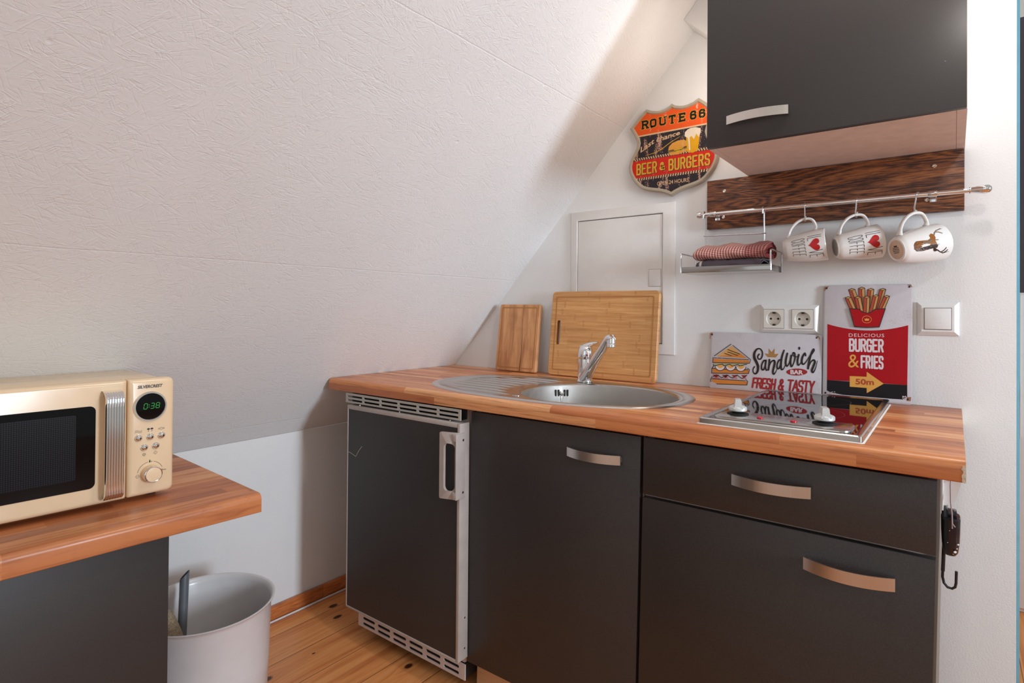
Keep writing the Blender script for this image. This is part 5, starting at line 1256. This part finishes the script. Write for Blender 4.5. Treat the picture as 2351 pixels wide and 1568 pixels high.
pr.ellipse(ky-.0010, kz+.0225, .0014, .0020, 1, 1, 12); pr.ellipse(ky-.0010, kz+.0252, .0010, .0010, 1, 1, 10); pr.ellipse(ky+.0022, kz+.0222, .0007, .0011, 1, 1, 10)
pr.stroke([(ky-.0222+.0030*cos(PI*k/8), kz-.003+.0030*sin(PI*k/8)) for k in range(17)], .0005, 1); pr.stroke([(ky-.0235, kz-.0022), (ky-.0222, kz-.0032), (ky-.0208, kz-.0022)], .0004, 1)
pr.text('Menu', ((ky+.0190, kz+.0005), (ky+.0285, kz+.0005), (ky+.0285, kz+.0038), (ky+.0190, kz+.0038)), 1, 1, .2)
cpo = obj('control_panel', cpn, ['mwcream', 'ink'], mw, FRL, weld=False, ang=50)
dy_, dz_ = -.1655, .0275
mb = MB(); mb.lathe([(.0300, 0), (.0300, .002), (.0285, .0042), (.0262, .0042), (.0250, .0022)], (xf-.0002, dy_, dz_), (1, 0, 0), 0, 56); bz = obj('display_bezel', mb, 'chrome', cpo, FRL)
mb = MB(); mb.lathe([(.0255, 0), (.0255, .0024), (.018, .0030), (0, .0032)], (xf+.0002, dy_, dz_), (1, 0, 0), 0, 48); ds_ = obj('display', mb, 'mwblack', bz, FRL)
mb = MB(); SEG = {'0': 'abcdef', '3': 'abgcd', '8': 'abcdefg'}
dg = Art(mb, lambda u, v, e: Vector((xf+.0036+e, u, v)), .0001)
for ch, cx_ in (('0', -.1745), ('3', -.1625), ('8', -.1530)):
    w2, h2 = .0030, .0052; sl_ = .12
    S_ = {'a': ((-w2, h2), (w2, h2)), 'b': ((w2, h2), (w2, 0)), 'c': ((w2, 0), (w2, -h2)), 'd': ((-w2, -h2), (w2, -h2)), 'e': ((-w2, 0), (-w2, -h2)), 'f': ((-w2, h2), (-w2, 0)), 'g': ((-w2, 0), (w2, 0))}
    for k in SEG[ch]:
        (a, b), (c, d) = S_[k]; sh = .0006
        L2 = math.hypot(c-a, d-b); ux, uz = (c-a)/L2*sh, (d-b)/L2*sh
        dg.stroke([(cx_+a+ux+b*sl_, dz_+.001+b+uz), (cx_+c-ux+d*sl_, dz_+.001+d-uz)], .0009, 0, 1, False)
for z in (-.0018, .0022): dg.ellipse(-.1685+z*.1, dz_+.001+z, .0007, .0008, 0, 1, 10)
obj('digits', mb, 'led', ds_, FRL, weld=False)
for cy, cz in ((-.1855, -.0330), (-.1650, -.0330), (-.1450, -.0330), (-.1753, -.0528), (-.1550, -.0525)):
    mb = MB(); mb.lathe([(.0068, 0), (.0068, .0010), (.0062, .0014), (.0056, .0030), (.0038, .0048), (0, .0056)], (xf, cy, cz), (1, 0, 0), 0, 28); obj('button', mb, 'chrome', cpo, FRL)
mb = MB(); mb.lathe([(.0165, 0), (.0160, .010), (.0150, .016)], (xf, ky, kz), (1, 0, 0), 0, 44)
mb.lathe([(.0150, .016), (.0158, .017), (.0158, .0195), (.0148, .0205), (.0135, .0200)], (xf, ky, kz), (1, 0, 0), 1, 44); mb.lathe([(.0137, .0185), (.0137, .0203), (.010, .0208), (0, .0210)], (xf, ky, kz), (1, 0, 0), 0, 44)
obj('dial', mb, ['mwcream', 'chrome'], cpo, FRL)
for yy in (-.15, -.56):
    for xx in (-.175, -.37):
        mb = MB(); mb.lathe([(.010, 0), (.010, .0095), (.008, .0115)], (xx, yy, ZL), (0, 0, 1), 0, 16); obj('foot', mb, 'black', mw, FRL)

# ================================================================== BIN, ITEMS IN IT, CABLE
bcx, bcy, br_, bh = -1.485, -1.045, .157, FL+.299
tbn = thing('waste_bin', 'white enamel bucket bin on the floor in the corner by the knee wall', 'bin', (bcx, bcy, FL))
mb = MB(); Hh = bh-FL
mb.lathe([(0, .002), (br_-.022, .002), (br_-.018, .006), (br_-.012, Hh*.5), (br_-.008, Hh-.014), (br_-.004, Hh-.006), (br_, Hh-.004), (br_+.001, Hh-.001), (br_-.001, Hh), (br_-.006, Hh-.003), (br_-.011, Hh-.014), (br_-.015, Hh*.5), (br_-.022, .008), (0, .006)], (bcx, bcy, FL), (0, 0, 1), 0, 72); obj('bucket', mb, 'bin', tbn, ang=60)
# grey scoop tube leaning in the bin, and a woven cloth
a = at(424, 1318, (0, 1, 0), -1.06); b = at(419, 1440, (0, 1, 0), -1.085)
def to(px, py, y): return at(px, py, (0, 1, 0), y)
top_ = to(424, 1320, -1.06); bot = to(416, 1500, -1.075)
ax = (top_-bot).normalized(); L = (top_-bot).length; u = ax.cross(Vector((0, 1, 0))).normalized(); w = ax.cross(u)
mb = MB(); R = []
vd = (CAM-top_).normalized()
for h_, rr_, cut_ in ((0, .0105, 0), (L*.5, .0105, 0), (L, .0108, 1), (L, .0092, 1), (L*.3, .009, .0)):
    R.append([bot+ax*(h_+(.011*(Vector((.34, .88, 0)).dot(u*cos(g)+w*sin(g))) if cut_ else 0))+(u*cos(g)+w*sin(g))*rr_ for g in [2*PI*k/24 for k in range(24)]])
mb.rings(R, 0, True, (True, True)); o = obj('grey_scoop', mb, 'tube', ang=40); tag(o, 'grey plastic tube with a slanted mouth standing in the white bin', 'scoop')
mb = MB(); R = []
cpos = to(372, 1455, -1.12)
for k in range(9):
    t_ = k/8; zc = cpos.z-.13+.185*t_; rr_ = .046*(1-.55*t_**2)
    R.append([Vector((cpos.x-.012+.014*(1-t_), cpos.y+.010*sin(3*t_), zc))+Vector((rr_*1.15*cos(g)*(1+.08*sin(3*g+k)), rr_*sin(g)*(1+.1*sin(2*g)), .010*cos(g+1)*t_)) for g in [2*PI*j/20 for j in range(20)]])
mb.rings(R, 0, True, (True, True)); o = obj('woven_cloth', mb, 'knit', ang=80); tag(o, 'coarse woven beige cloth bundled in the white bin', 'cloth')
xw = XK+.021
pts = [(xw, -1.2, FL+.0035)]
for px, py in ((612, 1431), (650, 1414), (690, 1396), (730, 1379), (765, 1366), (795, 1356)):
    p = at(px, py, (1, 0, 0), xw+.004); pts.append((xw+.004, p.y, FL+.0035))
pts += [(xw+.004, -.34, FL+.0035), (xw+.004, -.1, FL+.0035)]
mb = MB(); mb.tube(pts, .0032, 0, 10); o = obj('cable', mb, 'cable'); tag(o, 'thin white cable lying on the floor along the wooden skirting', 'cable')

# ================================================================== LIGHT
def light(name, typ, loc, col, e, **k):
    l = bpy.data.lights.new(name, typ); l.color = col; l.energy = e
    for a, b in k.items(): setattr(l, a, b)
    o = bpy.data.objects.new(name, l); C.objects.link(o); o.location = loc; return o
def aim(o, p): o.rotation_euler = (Vector(p)-o.location).to_track_quat('-Z', 'Y').to_euler()
light('spot_lamp', 'POINT', (.13, -.565, .815), (1., .94, .88), 2.5, shadow_soft_size=.02)
light('corner_lamp', 'POINT', (-.515, -.19, .84), (1., .93, .82), 1.1, shadow_soft_size=.05)
light('slope_fill', 'POINT', (.9, -1.7, .95), (1., .96, .90), 2.5, shadow_soft_size=.12)  # unseen fill light, added low at the right to brighten the slope
light('pendant_lamp', 'POINT', (.0, -.80, 1.5), (1., .93, .84), 19., shadow_soft_size=.06)
wl = light('window_light', 'AREA', (.0, -3.4, .45), (.84, .92, 1.), 4., shape='RECTANGLE', size=1.6, size_y=1.4); aim(wl, (-.7, 0, -.1))
wr = light('side_window_light', 'AREA', (3.0, -.97, .5), (.74, .87, 1.), 23.5, shape='RECTANGLE', size=.5, size_y=.9, spread=math.radians(84)); aim(wr, (-1.5, .1, .1))
wd = bpy.data.worlds.new('room_ambient'); bpy.context.scene.world = wd; wd.use_nodes = True
bgn = wd.node_tree.nodes['Background']; bgn.inputs[0].default_value = (1., .96, .89, 1); bgn.inputs[1].default_value = .46
vs = bpy.context.scene.view_settings; vs.view_transform = 'Standard'; vs.look = 'None'; vs.gamma = 1.; vs.use_curve_mapping = False; vs.exposure = 0.
